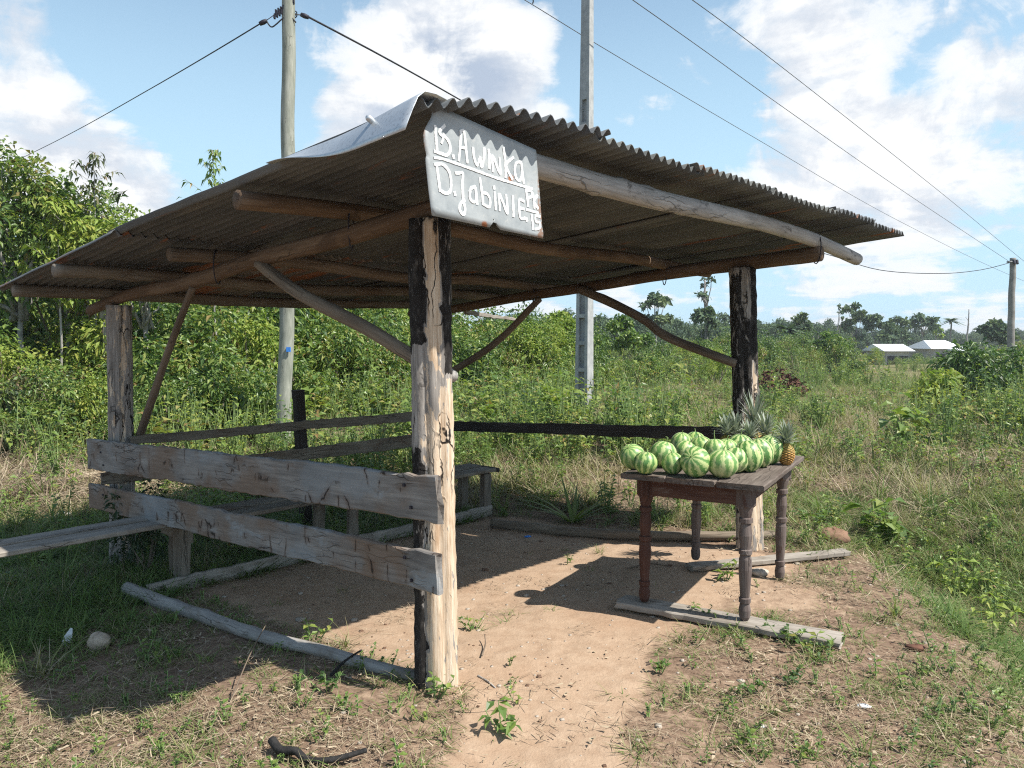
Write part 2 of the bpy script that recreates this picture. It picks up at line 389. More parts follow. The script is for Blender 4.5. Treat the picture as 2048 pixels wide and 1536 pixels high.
edge = T.m('MINIMUM', T.m('MINIMUM', sp.outputs[0], T.m('SUBTRACT', .61, sp.outputs[0])), sp.outputs[1])
rust = T.m('MULTIPLY', T.sstep(edge, .012, .0), T.sstep(n2, .42, .55))
c = T.mix(T.m('MULTIPLY', rust, .8), c, (.24, .11, .05))
for (rx, ry, rr) in ((.445, .215, .020), (.30, .018, .02)):
    dd = T.vm('DISTANCE', tx, (rx, ry, 0.0)); c = T.mix(T.sstep(T.m('ADD', dd, T.m('MULTIPLY', T.m('SUBTRACT', n2, .5), .03)), rr, rr * .4), c, (.33, .13, .06))
finish(T, c, .6, n1, .1, .004, .4, .15)
m, T = material('white_paint'); M['paint'] = m
n1 = T.noise(T.n('ShaderNodeTexCoord').outputs['Object'], 55.0, 5, .7)
finish(T, T.mix(T.sstep(n1, .34, .56), (.52, .54, .54), (.86, .86, .84)), .7)
def plain(name, a, b, scale=8.0, rough=.8, metal=0.0, bs=.3, spec=.3):
    m, T = material(name); n1 = T.noise(T.n('ShaderNodeTexCoord').outputs['Object'], scale, 6, .65)
    finish(T, T.mix(T.ramp(n1, [(.3, 0.0), (.7, 1.0)]), a, b), rough, n1, bs, .01, spec, metal); return m
M['concrete'] = plain('weathered_concrete', (.24, .25, .25), (.42, .425, .415), 5.0, .9, 0, .4)
M['cable'] = plain('black_cable', (.02, .02, .025), (.045, .045, .05), 4, .6)
M['wire'] = plain('grey_wire', (.10, .10, .105), (.16, .16, .17), 4, .5, .3)
M['iron'] = plain('dark_iron', (.018, .018, .03), (.05, .045, .055), 30, .6, .3)
M['blue'] = plain('blue_paint', (.03, .16, .52), (.06, .25, .68), 30, .6)
M['white_roof'] = plain('white_roof_metal', (.70, .72, .74), (.84, .85, .86), .6, .5)
M['house_wall'] = plain('pale_house_wall', (.34, .33, .31), (.48, .46, .43), 1.0, .9)
M['plastic_white'] = plain('white_plastic', (.62, .66, .70), (.78, .80, .82), 20, .4)
M['husk'] = plain('coconut_husk', (.30, .24, .18), (.50, .42, .33), 28, .95, 0, .8)
M['charcoal'] = plain('burnt_wood', (.008, .008, .008), (.035, .032, .03), 30, .8, 0, .9)
M['stem'] = plain('green_stem', (.13, .20, .06), (.25, .33, .13), 60, .7)
M['twig'] = plain('dry_twig', (.11, .085, .065), (.30, .25, .20), 18, .9)
M['trunk_pale'] = plain('pale_bark', (.20, .185, .165), (.42, .40, .365), 9, .9, 0, .5)
M['trunk_far'] = plain('grey_bark', (.14, .13, .12), (.30, .285, .265), 2, .9)
M['deadleaf'] = plain('dead_leaf', (.06, .030, .022), (.17, .080, .050), 9, .85)
M['earth_clod'] = plain('red_earth', (.15, .085, .055), (.27, .165, .11), 22, .95, 0, .8)
M['stone'] = plain('pale_stone', (.30, .25, .2), (.5, .44, .37), 22, .9)

def foliage(name, stops, trans=.35, rough=.55, spec=.35, rnd=.22):
    m, T = material(name); ti = attr(T, 'tint', False)
    ri = T.n('ShaderNodeObjectInfo').outputs['Random']
    f = T.m('ADD', ti, T.m('MULTIPLY', T.m('SUBTRACT', ri, .5), rnd), clamp=True)
    c = T.ramp(f, stops)
    tr = T.n('ShaderNodeBsdfTranslucent', {0: T.mix(1.0, c, (1.15, 1.25, .7), 'MULTIPLY')}).outputs[0]
    finish(T, c, rough, spec=spec, extra=(trans, tr)); return m
G_STOPS = [(0.0, (.40, .34, .24)), (.16, (.34, .295, .175)), (.30, (.23, .24, .095)), (.55, (.135, .205, .055)), (.80, (.08, .15, .038)), (1.0, (.05, .10, .027))]
M['leaf'] = foliage('green_leaves', rough=.42, spec=.5, rnd=.3, stops=[(0, (.24, .16, .06)), (.08, (.30, .30, .08)), (.3, (.21, .285, .062)), (.55, (.125, .205, .045)), (.8, (.068, .13, .034)), (1, (.035, .075, .024))])
M['leaf_lime'] = foliage('lime_leaves', [(0, (.32, .33, .07)), (.4, (.25, .33, .06)), (1, (.12, .20, .04))])
M['leaf_dusky'] = foliage('dusky_leaves', [(0, (.17, .12, .07)), (.3, (.105, .12, .048)), (.7, (.055, .085, .035)), (1, (.03, .055, .025))], .2)
M['leaf_far'] = foliage('far_leaves', [(0, (.19, .23, .11)), (.4, (.12, .17, .085)), (.75, (.08, .125, .07)), (1, (.055, .09, .06))], .2, .7, .2, .35)  # distance haze is mixed into these paler, bluer leaf colours
M['grass'] = foliage('grass_blades', G_STOPS, .3, .6, .25, .16)
M['straw'] = foliage('dry_straw', [(0, (.46, .38, .27)), (.35, (.33, .255, .175)), (.65, (.19, .135, .09)), (1, (.07, .048, .034))], .1, .8, .15, .2)
M['pinecrown'] = foliage('pineapple_crown', [(0, (.42, .45, .38)), (.5, (.27, .31, .24)), (1, (.13, .17, .11))], .12, .5, .4, .1)

# ------------------------------------------------------------------ ground
def graded(lo, hi, c0, c1, d0, grow):
    xs = list(np.arange(c0, c1, d0)); d = d0; x = xs[-1]
    while x < hi: d *= grow; x += d; xs.append(x)
    d = d0; x = xs[0]
    while x > lo: d *= grow; x -= d; xs.insert(0, x)
    return np.array(xs)
gx = graded(-900, 900, -4.2, 4.2, .035, 1.09); gy = graded(-60, 1500, 1.7, 8.0, .035, 1.07)
X, Y = np.meshgrid(gx, gy); Zg = height(X, Y)
nx, ny = len(gx), len(gy); idx = np.arange(nx * ny).reshape(ny, nx)
quads = np.stack([idx[:-1, :-1], idx[:-1, 1:], idx[1:, 1:], idx[1:, :-1]], -1).reshape(-1, 4)
m, T = material('earth'); M['earth'] = m
po = T.n('ShaderNodeNewGeometry').outputs['Position']; sa = attr(T, 'sand', False)
a1 = T.noise(po, 1.3, 6, .6); a2 = T.noise(po, 11.0, 6, .65); a3 = T.noise(po, 90.0, 4, .7); a4 = T.noise(po, 34.0, 5, .7)
sandc = T.mix(T.ramp(a2, [(.3, 0.0), (.7, 1.0)]), (.315, .215, .143), (.41, .30, .21))
sandc = T.mix(T.m('MULTIPLY', T.sstep(a1, .5, .68), .5), sandc, (.32, .205, .13))
sandc = T.mix(T.m('MULTIPLY', T.sstep(a3, .56, .72), .45), sandc, (.25, .16, .10))
soil = T.mix(T.ramp(a4, [(.35, 0.0), (.65, 1.0)]), (.115, .074, .05), (.26, .18, .125))
soil = T.mix(T.m('MULTIPLY', T.sstep(a2, .5, .66), .65), soil, (.34, .245, .172))
soil = T.mix(T.m('MULTIPLY', T.sstep(a3, .58, .70), .6), soil, (.10, .07, .045))
sf = T.sstep(T.m('ADD', sa, T.m('MULTIPLY', T.m('SUBTRACT', T.m('ADD', T.m('MULTIPLY', a2, .6), T.m('MULTIPLY', a1, .4)), .5), 1.1)), .18, .72)
c = T.mix(sf, soil, sandc)
far = T.sstep(T.n('ShaderNodeSeparateXYZ', {0: po}).outputs[1], 9.0, 24.0)
c = T.mix(far, c, T.mix(a1, (.10, .11, .04), (.20, .17, .085)))
hh = T.m('ADD', T.m('MULTIPLY', a4, .6), T.m('ADD', T.m('MULTIPLY', a3, .35), T.m('MULTIPLY', a2, .8)))
finish(T, c, .95, hh, .55, .02, .15)
ground = obj('ground', make_mesh('ground', np.column_stack([X.ravel(), Y.ravel(), Zg.ravel()]), quads, M['earth'], True, {'sand': sand_mask(X.ravel(), Y.ravel())}))
tag(ground, kind='structure')

# ------------------------------------------------------------------ the shelter
sh = empty('market_shelter', S(1.6, 1.8, -.05), 'open roadside market shelter of charred log posts under a corrugated sheet roof', 'shelter')
def beam_z(v): return 2.18 - .073 * v
def roof_z(v): return 2.358 - .086 * v                 # underside of the sheets

def post_mesh(base, top, R, zonefn, seg=36, n=64, face=-math.pi / 2, flat=.85, flare=.12):
    """split log: three lobes; theta measured so that theta = face looks at the camera."""
    g = rng(); t = np.linspace(0, 1, n); base = np.asarray(base, float); top = np.asarray(top, float)
    P = base + (top - base) * t[:, None]; th = np.linspace(0, 2 * np.pi, seg, endpoint=False)
    rel = (math.pi / 2 - th + np.pi) % (2 * np.pi) - np.pi     # 0 towards the road, + towards the table, - towards the rails
    Z = P[:, 2]
    r = R * (1 + .05 * np.sin(3 * th[None] + 1) + .05 * (fbm(th[None] * 1.5, Z[:, None] * 2.2, 1.0) - .47) * 2)
    for c0, dep, wd in ((-.32, .26, .17), (.62, .22, .15), (2.4, .2, .2), (-2.2, .2, .2)):
        cc = c0 + .10 * np.sin(Z * 2.3 + c0 * 5) + .05 * np.sin(Z * 7)
        r = r * (1 - dep * np.exp(-((rel[None] - cc[:, None]) / wd) ** 2))
    r = r * (1 + flare * np.exp(-t[:, None] * 6))
    r = r * (1 + .02 * g.normal(size=r.shape))
    secs = np.stack([r * np.cos(th) , r * np.sin(th) * flat], -1)
    v, f, tx = sweep(P, secs, right=[1, 0, 0])
    jit = lambda a, z: (a + .75 * (float(fbm(z * 2.1 + 3, R * 40, 1.0)) - .47) + .35 * (float(fbm(z * 9, a * 2, 1.0)) - .47), z + .30 * (float(fbm(a * 3.0 + 7, z * 1.5, 1.0)) - .47))
    zn = np.array([zonefn(*jit(a, z)) for z in Z for a in rel] + [.6, .45])
    return make_mesh('post', v, f, M['post'], True, {'tex': tx + g.uniform(0, 9, 3), 'zone': zn})
def zone_front(a, z):
    # sweep builds up = right x tangent, so the camera side is at rel 0
    if a < -.32:                                             # dark lobe
        if z > 1.58: return .08
        if z > 1.10: return .50 if a > -1.5 else .3
        return .10
    if a < .62:
        if z > 1.52: return .95
        if z > 1.28: return .55
        if z > .95: return .86
        if z > .72: return .45 if a < .1 else .85
        return .80
    if z > 1.46: return .18
    if z > 1.2: return .7
    return .84 if z > .5 else .74
def zone_right(a, z):
    if a < -.35: return .22 if .75 < z < 2.05 else .45
    if a < .45:
        if z > 1.75: return .48
        return .16 if z > 1.1 else .72
    if a < .9: return .12 if z > 1.35 else .9
    return .14 if z > .6 else .6
def zone_left(a, z): return .52 if a < .25 else (.62 if a < .9 else .42)
def zone_back(a, z): return .3
Lb = S(0, 3.70, -.24)
posts = [(S(0, 0, -.12), S(-.012, .02, 2.14), .094, zone_front), (S(3.19, 0, -.12), S(3.12, .07, 2.14), .098, zone_right),
         (np.append(on_u(247, 1150, 0)[:2], -.4), np.append(on_u(238, 600, 0)[:2], 1.87), .092, zone_left), (S(3.19, 3.72, -.4), S(3.17, 3.72, 1.87), .075, zone_back)]
for b, t_, r, zf in posts: obj('post', post_mesh(b, t_, r, zf), sh)

# beams on the posts and purlins across them
def line_v(u, v0, v1, n=6, dz_=0.0): return [S(u, a, beam_z(a) + dz_) for a in np.linspace(v0, v1, n)]
obj('beam', log_mesh('beam', line_v(0.0, -.535, 4.32), .049, .042, M['beam'], 12, bend=.012), sh)
obj('beam', log_mesh('beam', line_v(3.17, -.50, 3.98), .055, .045, M['beam'], 12, bend=.012), sh)
pz = lambda v: beam_z(v) + .053
pur = [(-.50, -.46, -.34, 3.98, .053, .043, 'bark_pale'), (.62, .78, -.62, 3.9, .047, .040, 'beam'), (2.05, 2.22, -.30, 3.85, .042, .04, 'beam_dull'),
       (3.02, 3.14, -.64, 3.8, .048, .045, 'plank_brown'), (4.12, 4.14, -.60, 4.1, .046, .045, 'plank_brown')]
for k, (v0, v1, u0, u1, r0, r1, mk) in enumerate(pur):
    pts = [S(u, v0 + (v1 - v0) * q, pz(v0 + (v1 - v0) * q) + (r0 + r1) / 2 - .004 + (.012 * math.sin(q * 5 + k))) for q, u in zip(np.linspace(0, 1, 7), np.linspace(u0, u1, 7))]
    if k == 0: pts[-1] = pts[-1] - ZZ * .055; pts[-2] = pts[-2] - ZZ * .005
    obj('purlin', log_mesh('purlin', pts, r0, r1, M[mk], 12, bend=.016, knots=6), sh)
# ties of wire round the joints
for (u, v, dzz) in ((0, .63, .0), (3.17, .77, .0), (3.17, -.47, .0), (0, 2.06, .0), (3.17, 2.2, .0), (0, -.5, .0)):
    c0 = S(u, v, beam_z(v) + .03); th = np.linspace(0, 2 * np.pi, 17)
    ringp = [c0 + (U * .6 + V * .6) / .85 * math.cos(a) * .075 + ZZ * math.sin(a) * .105 for a in th]
    v_, f_, tx_ = sweep(ringp, np.array([(math.cos(a), math.sin(a)) for a in np.linspace(0, 2 * np.pi, 5, endpoint=False)]) * .004)
    obj('wire_tie', make_mesh('wire_tie', v_, f_, M['iron'], True), sh)

# braces
def brace(pts, r0, r1, mk='brace', **k): return obj('brace', log_mesh('brace', pts, r0, r1, M[mk], 10, **k), sh)
brace([on_u(277, 868, .10), on_u(330, 720, .05), on_u(388, 577, 0.0)], .030, .024, 'beam_dull', bend=.012)
brace([on_u(520, 530, 0.0) , on_u(600, 592, .0), on_u(740, 665, .06), on_u(835, 722, .11), on_u(880, 742, .13)], .034, .034, 'log_brown', bend=.012)
brace([S(3.1, 3.60, 1.12), on_u(985, 690, 3.1), on_u(1082, 598, 3.13)], .036, .028, 'brace', bend=.02)
brace([on_u(1158, 580, 3.10), on_u(1275, 630, 3.10), on_u(1330, 668, 3.09), on_u(1400, 698, 3.08), on_u(1475, 728, 3.07)], .042, .034, 'brace', bend=.012)
brace([on_u(880, 742, .13), on_u(893, 747, .13), on_u(908, 753, .13)], .029, .027, 'bark_pale', bend=0, n=6)
obj('batten', plank_mesh('batten', on_v(930, 624, 4.1), on_v(1030, 639, 4.35), ZZ, .05, .04, .03, M['ground_plank']), sh)

# corrugated sheets: two rows of six, each its own part
PITCHW = .069
def sheet(u0, u1, v0, v1, lift, mk, seed, e0=0.0, e1=0.0, tilt=0.0, gap=None):
    g = np.random.default_rng(seed)
    nu = int((u1 - u0) / PITCHW * 8) + 1; nv = 26
    us = np.linspace(u0, u1, nu); a, b = np.meshgrid(us, np.linspace(0, 1, nv))
    vb = v0 + (v1 - v0) * b
    if gap: a = a - gap[2] * ss(vb, gap[0], gap[0] + .15) * ss(vb, gap[1], gap[1] - .15) * ss(a, u1 - .2, u1)
    vv = vb; ragged = .010 * (vnoise(a * 30 + seed, a * 0, 1.0) - .5)
    vv = vv + (1 - b) * (ragged + e0 * (a - u0)) + b * (ragged + e1 * (a - u0))
    sag = .028 * (fbm(a + seed * 3, vv, .9) - .47) + .012 * (fbm(a, vv + seed, 2.5) - .47)
    # sheets droop slightly between the purlins and curl at the outer edges
    z = roof_z(vv) + .018 + lift + tilt * (a - u0) + .0165 * np.sin(2 * np.pi * a / PITCHW) + sag
    z = z - .05 * ss(-a, .28, .62) * ss(vv, 2.2, -.5)
    p = F0 + a[..., None] * U + vv[..., None] * V; p[..., 2] = z
    i = np.arange(nu * nv).reshape(nv, nu)
    q = np.stack([i[:-1, :-1], i[:-1, 1:], i[1:, 1:], i[1:, :-1]], -1).reshape(-1, 4)
    me = make_mesh('roof_sheet', p.reshape(-1, 3), q, M[mk], True, {'tex': np.stack([a, vv, a * 0], -1).reshape(-1, 3) + g.uniform(0, 20, 3)})
    o = obj('roof_sheet', me, sh)
    s = o.modifiers.new('thickness', 'SOLIDIFY'); s.thickness = .004; s.offset = 1
    return o
ub = [-.64, .28, 1.12, 1.96, 2.91, 3.58, 4.40]
mats1 = ['sheet', 'sheet_olive', 'sheet_olive', 'sheet_olive', 'sheet', 'sheet']
mats2 = ['sheet', 'sheet_rust', 'sheet', 'sheet_olive', 'sheet', 'sheet']
for k in range(6):
    ov = .10 if k < 5 else 0
    if k == 3: ov = .03
    g = np.random.default_rng(40 + k)
    sheet(max(ub[k], -.60), ub[k + 1] + ov, (-.630 if k == 0 else -.690) + g.uniform(-.006, .012), 2.20, .010 + (.014 if k % 2 == 0 else 0), mats1[k], 50 + k, -.075 if k == 0 else g.uniform(-.02, .02), 0, g.uniform(-.006, .006), (.28, .86, .055) if k == 3 else None)
    ov2 = max(ov, .06) if k < 5 else 0
    sheet(ub[k] + .01, ub[k + 1] + ov2, 2.08, 4.50 + g.uniform(-.03, .03), .003 + (.012 if k % 2 == 0 else 0), mats2[k], 70 + k, 0, g.uniform(-.03, .03), g.uniform(-.006, .006))
# galvanised flap bent down over the sheet edge at the near corner
vs = np.linspace(-.642, .30, 24); prof = [(-.50, .034), (-.55, .046), (-.60, .048), (-.63, .026), (-.655, -.02), (-.675, -.06), (-.685, -.085)]
vv_ = []; 
for a in vs:
    fade = 1 - ss(a, -.40, .26)
    for (pu, pzv) in prof:
        pzz = (pzv if pzv > 0 else pzv * fade) * (.75 + .25 * fade) + .016 + .006 * math.sin(a * 9 + pu * 20) + .012 * math.sin(a * 4)
        puu = pu + (1 - fade) * .03
        vv_.append(S(puu, a, roof_z(a) + pzz - .045 * ss(-puu, .28, .62) * ss(a, 2.2, -.5)))
nu = len(prof); i = np.arange(len(vv_)).reshape(len(vs), nu)
q = np.stack([i[:-1, :-1], i[:-1, 1:], i[1:, 1:], i[1:, :-1]], -1).reshape(-1, 4)
fl = obj('edge_flap', make_mesh('edge_flap', vv_, q, M['galv'], True), sh); s = fl.modifiers.new('thickness', 'SOLIDIFY'); s.thickness = .002
fl['label'] = 'shiny galvanised flap bent over the roof edge at the near corner'
for a in (-.40,):
    th = np.linspace(0, 2 * np.pi, 10, endpoint=False)
    v_, f_, _x = sweep([S(-.62, a, roof_z(a) - .03), S(-.655, a, roof_z(a) - .012), S(-.662, a, roof_z(a) - .010)], np.stack([[(.012 * k * math.cos(t), .012 * k * math.sin(t)) for t in th] for k in (1, 1, .5)]))
    obj('nail_cap', make_mesh('nail_cap', v_, f_, M['galv'], True), sh)

# rail boards
def rail(p0, p1, w0, w1, th, mk, rag=.012): return obj('rail_board', plank_mesh('rail_board', p0, p1, ZZ, w0, w1, th, M[mk], rag=rag, rough=.003), sh)
def mid(a, b): return (a + b) / 2
uf = -.125
a0, a1, b0, b1 = [on_u(px, py, uf) for px, py in ((180, 878), (180, 937), (876, 952), (868, 1043))]
rail(mid(a0, a1), mid(b0, b1) , a0[2] - a1[2], b0[2] - b1[2], .034, 'plank_grey', .03)
a0, a1, b0, b1 = [on_u(px, py, uf) for px, py in ((183, 967), (183, 1014), (876, 1106), (876, 1186))]
rail(mid(a0, a1), mid(b0, b1), a0[2] - a1[2], b0[2] - b1[2], .034, 'plank_grey', .012)
for top0, bot0, top1, bot1, vp in (((262, 873), (262, 889), (832, 822), (832, 842), 3.60), ((205, 946), (205, 970), (832, 868), (832, 893), 3.60)):
    a0, a1, b0, b1 = [on_v(*q, vp) for q in (top0, bot0, top1, bot1)]
    e = mid(b0, b1); d_ = (e - mid(a0, a1)) / np.linalg.norm(e - mid(a0, a1)); e = e + d_ * .35
    rail(mid(a0, a1), e, a0[2] - a1[2], b0[2] - b1[2], .026, 'plank_brown')
a0, a1, b0, b1 = [on_u(*q, 3.07) for q in ((905, 842), (905, 862), (1460, 858), (1460, 877))]
d_ = mid(a0, a1) - mid(b0, b1); d_ /= np.linalg.norm(d_)
rail(mid(a0, a1) + d_ * .25, mid(b0, b1) - d_ * .12, .098, .098, .03, 'plank_dark')
for zc0, va, vb_ in ((.90, .0, 3.72), (.57, .0, 3.70)):
    for vq in (va + .02, vb_):
        for dz2 in (-.045, .05):
            c0 = S(uf - .020, vq + dz2 * .5, (zc0 if vq < 1 else zc0 - .22) + dz2); b_, f_ = box_arrays(c0, .013, .013, .013, .8)
            obj('nail_head', make_mesh('nail_head', b_, f_, M['iron']), sh)
a0 = on_v(596, 780, 3.68); a1 = on_v(612, 930, 3.68)
obj('rail_post', plank_mesh('rail_post', np.append(a1[:2], hz_(a1[0], a1[1]) - .1), a0, V * 1.0, .09, .085, .09, M['plank_dark'], n=12), sh)

# ------------------------------------------------------------------ painted sign
sv = -.572
def sgn(px, py, off=0.0): return on_v(px, py, sv - off)
TL, TR, BR, BL = sgn(868, 208), sgn(1072, 300), sgn(1086, 477), sgn(864, 431)
su0 = uv_of(TL[0], TL[1])[0]
outl_l = [(868, 208), (862, 235), (850, 256), (846, 268), (848, 290), (853, 310), (851, 318), (854, 345), (858, 385), (864, 431)]
sign = empty('painted_sign', mid(TL, BR), 'hand painted metal sign hung under the near corner of the corrugated roof', 'sign')
Lp = np.array([sgn(*q) for q in outl_l]); tl = np.linspace(0, 1, len(Lp)); rows = 24; cols = 30
Ls = np.column_stack([np.interp(np.linspace(0, 1, rows), tl, Lp[:, k]) for k in range(3)])
Rs = TR + (BR - TR) * np.linspace(0, 1, rows)[:, None]
Rs[-3:-1] += U * .004
grid = Ls[:, None] + (Rs - Ls)[:, None] * np.linspace(0, 1, cols)[None, :, None]
def sign_warp(p):
    u_, v_ = uv_of(p[..., 0], p[..., 1]); z_ = p[..., 2]
    return -.004 * np.sin(u_ * 9) - .003 * np.sin(z_ * 14 + u_ * 4)
grid = grid + V * (-.006 * (fbm(grid[..., 0] * 3, grid[..., 2] * 3, 2.0) - .47))[..., None]
# notch torn in the lower edge
nk = np.argmin(np.abs(np.linspace(864, 1086, cols) - 978)); 
grid[-1, nk] += ZZ * .035; grid[-1, nk + 1] += ZZ * .012
gv = grid.reshape(-1, 3); uu, _v = uv_of(gv[:, 0], gv[:, 1])
i = np.arange(rows * cols).reshape(rows, cols); q = np.stack([i[:-1, :-1], i[1:, :-1], i[1:, 1:], i[:-1, 1:]], -1).reshape(-1, 4)
pl = obj('metal_plate', make_mesh('metal_plate', gv, q, M['sign'], True, {'tex': np.column_stack([uu - uu.min(), gv[:, 2] - gv[:, 2].min(), uu * 0])}), sign)
s = pl.modifiers.new('thickness', 'SOLIDIFY'); s.thickness = .0025; s.offset = -1
# brush strokes, traced on the plate; coordinates in a 4.8 x enlargement of the sign
strokes = {
 'B': [[(235, 350), (245, 480), (255, 590)], [(325, 345), (275, 405), (312, 455), (300, 505)], [(315, 430), (368, 500), (382, 575), (350, 628), (300, 612), (235, 590)]],
 'dot1': [[(410, 632), (414, 648)]],
 'A': [[(482, 398), (477, 520), (465, 672)], [(478, 400), (494, 391), (512, 404), (530, 540), (546, 692)], [(480, 552), (525, 556)]],
 'w': [[(600, 560), (610, 645), (640, 722), (668, 650)], [(668, 650), (686, 742), (706, 655), (710, 565)]],
 'i': [[(757, 620), (760, 748)], [(750, 578), (752, 590)]],
 'N': [[(795, 778), (790, 632), (862, 803), (856, 655)]],
 'k': [[(895, 560), (914, 690), (915, 832)], [(988, 650), (922, 722), (978, 852)]],
 'a': [[(1062, 692), (1020, 700), (1004, 765), (1016, 842), (1050, 872), (1074, 800), (1064, 690), (1088, 892)]],
 'line': [[(235, 652), (300, 660), (380, 685), (600, 762), (850, 852), (1165, 947)]],
 'D': [[(255, 722), (270, 850), (285, 962)], [(240, 715), (312, 716), (370, 780), (392, 880), (384, 972), (340, 992), (285, 962)]],
 'dot2': [[(426, 985), (430, 1003)]],
 'J': [[(440, 798), (480, 796), (505, 800), (500, 900), (510, 1050), (527, 1150), (510, 1196), (475, 1152), (482, 1098), (520, 1060)]],
 'a2': [[(622, 930), (580, 950), (573, 1030), (600, 1072), (632, 1060), (626, 936), (642, 1088)]],
 'b': [[(670, 850), (690, 1000), (697, 1092)], [(695, 985), (740, 1000), (767, 1060), (757, 1122), (700, 1096)]],
 'i2': [[(810, 985), (820, 1142)], [(804, 932), (806, 944)]],
 'N2': [[(860, 1152), (855, 1000), (932, 1184), (920, 1012)]],
 'I': [[(985, 1022), (990, 1208)]],
 'E': [[(1088, 1068), (1045, 1060), (1055, 1222), (1098, 1232)], [(1050, 1132), (1088, 1142)]],
 'dot3': [[(1116, 1238), (1120, 1252)]],
 'P': [[(1110, 958), (1130, 1112)], [(1112, 960), (1160, 975), (1166, 1022), (1125, 1042)]],
 'K': [[(1176, 1000), (1190, 1128)], [(1216, 1015), (1186, 1070), (1222, 1132)]],
 'line2': [[(1120, 1150), (1222, 1180)]],
 'n1': [[(1165, 1202), (1180, 1332)]],
 'n5': [[(1240, 1214), (1200, 1210), (1206, 1265), (1240, 1272), (1240, 1324), (1200, 1336)]]}
def plate_off(p):       # follow the warp of the plate
    return -.006 * (fbm(p[0] * 3, p[2] * 3, 2.0) - .47)
g = rng()
for key, sts in strokes.items():
    parts = []
    for st in sts:
        nn = max(6, int(sum(math.dist(a, b) for a, b in zip(st, st[1:])) / 14))
        c2 = curve_pts(np.array(st, float), nn) if len(st) > 2 else curve_pts(np.array(st, float), nn)
        P = np.array([sgn(820 + x / 4.8, 180 + y / 4.8) for x, y in c2])
        P = np.array([p + V * (float(plate_off(p)) - .0022) for p in P])
        wd = (.0046 if key.startswith('line') else .0055) * (1 + .18 * g.normal(size=len(P)) * .5)
        if len(st) == 2 and key.startswith('dot'): wd = wd * 1.1
        tan = np.gradient(P, axis=0); tan /= np.linalg.norm(tan, axis=1)[:, None]
        side = np.cross(tan, V); side /= np.linalg.norm(side, axis=1)[:, None]
        P[0] -= tan[0] * .005; P[-1] += tan[-1] * .005
        top = np.concatenate([P + side * wd[:, None], P - side * wd[:, None]]); n_ = len(P)
        bot = top + V * .0028
        vs_ = np.concatenate([top, bot]); fs_ = []
        for a in range(n_ - 1):
            fs_ += [(a, a + 1, n_ + a + 1, n_ + a), (2 * n_ + a, a, a + 1, 2 * n_ + a + 1)[::-1], (n_ + a, n_ + a + 1, 3 * n_ + a + 1, 3 * n_ + a)[::-1]]
        parts.append((vs_, fs_))
    v_, f_ = merge(parts)
    obj('painted_rule' if key.startswith('line') else ('painted_dot' if key.startswith('dot') else 'painted_letter'), make_mesh('painted_letter', v_, f_, M['paint']), sign)

# ------------------------------------------------------------------ bench, sill boards and logs on the ground
def gz(x, y, d=0.0): return hz_(x, y) + d
bz = .31
bench = empty('plank_bench', S(1.2, 2.8, -.14), 'low weathered plank bench running along the far open side of the shelter', 'bench')
def bboard(u0, u1, v, w_, z, mk): return obj('seat_board', plank_mesh('seat_board', S(u0, v, z), S(u1, v, z + .01), V, w_, w_, .032, M[mk], rag=.02), bench)
bboard(-1.30, -.02, 2.76, .17, bz + .005, 'ground_plank'); bboard(-1.26, -.06, 2.955, .15, bz + .008, 'ground_plank')
bboard(-.02, 3.12, 2.72, .17, bz - .004, 'plank_brown'); bboard(.0, 3.10, 2.935, .20, bz + .004, 'plank_brown')
for (u, v, w_, th) in ((.02, 2.74, .15, .06), (1.46, 2.72, .09, .05), (1.30, 2.98, .09, .05), (3.02, 2.70, .10, .07), (2.98, 2.98, .09, .06), (.10, 3.0, .1, .06)):
    p = S(u, v, 0); b = gz(p[0], p[1], -.05)
    obj('leg', plank_mesh('leg', [p[0], p[1], b], [p[0] + .01, p[1], bz - .022], U if w_ < .12 else V, w_, w_, th, M['plank_brown'], n=8), bench)
p = S(.03, 2.84, bz - .06); obj('cross_batten', plank_mesh('cross_batten', S(.03, 2.60, bz - .075), S(.03, 3.05, bz - .075), ZZ, .09, .09, .035, M['plank_brown']), bench)
p = S(3.0, 2.84, bz); obj('end_batten', plank_mesh('end_batten', S(3.13, 2.62, bz + .005), S(3.13, 3.05, bz + .005), U, .035, .035, .04, M['plank_dark']), bench)

def ground_plank(name, p0, p1, wdir, w_, th, mk, label, cat='plank', lift=0.0):
    p0 = np.array([p0[0], p0[1], gz(p0[0], p0[1]) + lift]); p1 = np.array([p1[0], p1[1], gz(p1[0], p1[1]) + lift])
    o = obj(name, plank_mesh(name, p0, p1, wdir, w_, w_, th, M[mk], rag=.02)); tag(o, label, cat); return o
ground_plank('sill_board', S(-.25, 2.62, 0), S(3.05, 2.66, 0), ZZ, .12, .035, 'ground_plank', 'long board set on edge in the earth beneath the bench', 'board', .035)
lg = log_mesh('ground_log', [np.append(on_z(x, y, z)[:2], z + .035) for x, y, z in ((255, 1190, -.14), (330, 1217, -.11), (400, 1240, -.09), (480, 1272, -.07), (560, 1297, -.05), (640, 1315, -.03), (740, 1343, -.015), (850, 1372, -.01))], .050, .029, M['log_grey'], 12, bend=.006, knots=6)
tag(obj('ground_log', lg), 'long grey peeled log lying between the front posts below the wide rail boards', 'log')
lg = log_mesh('ground_log', [S(2.68, 2.25, gz(*S(2.68, 2.25, 0)[:2]) + .03), S(2.80, 1.3, gz(*S(2.8, 1.3, 0)[:2]) + .035), S(2.98, .75, gz(*S(2.98, .75, 0)[:2]) + .035), S(3.22, .35, gz(*S(3.22, .35, 0)[:2]) + .04), S(3.62, -.04, gz(*S(3.62, -.04, 0)[:2]) + .04)], .05, .036, M['log_brown'], 12, bend=.01, knots=5)
tag(obj('ground_log', lg), 'thin brown log on the earth at the back of the shelter behind the table', 'log')

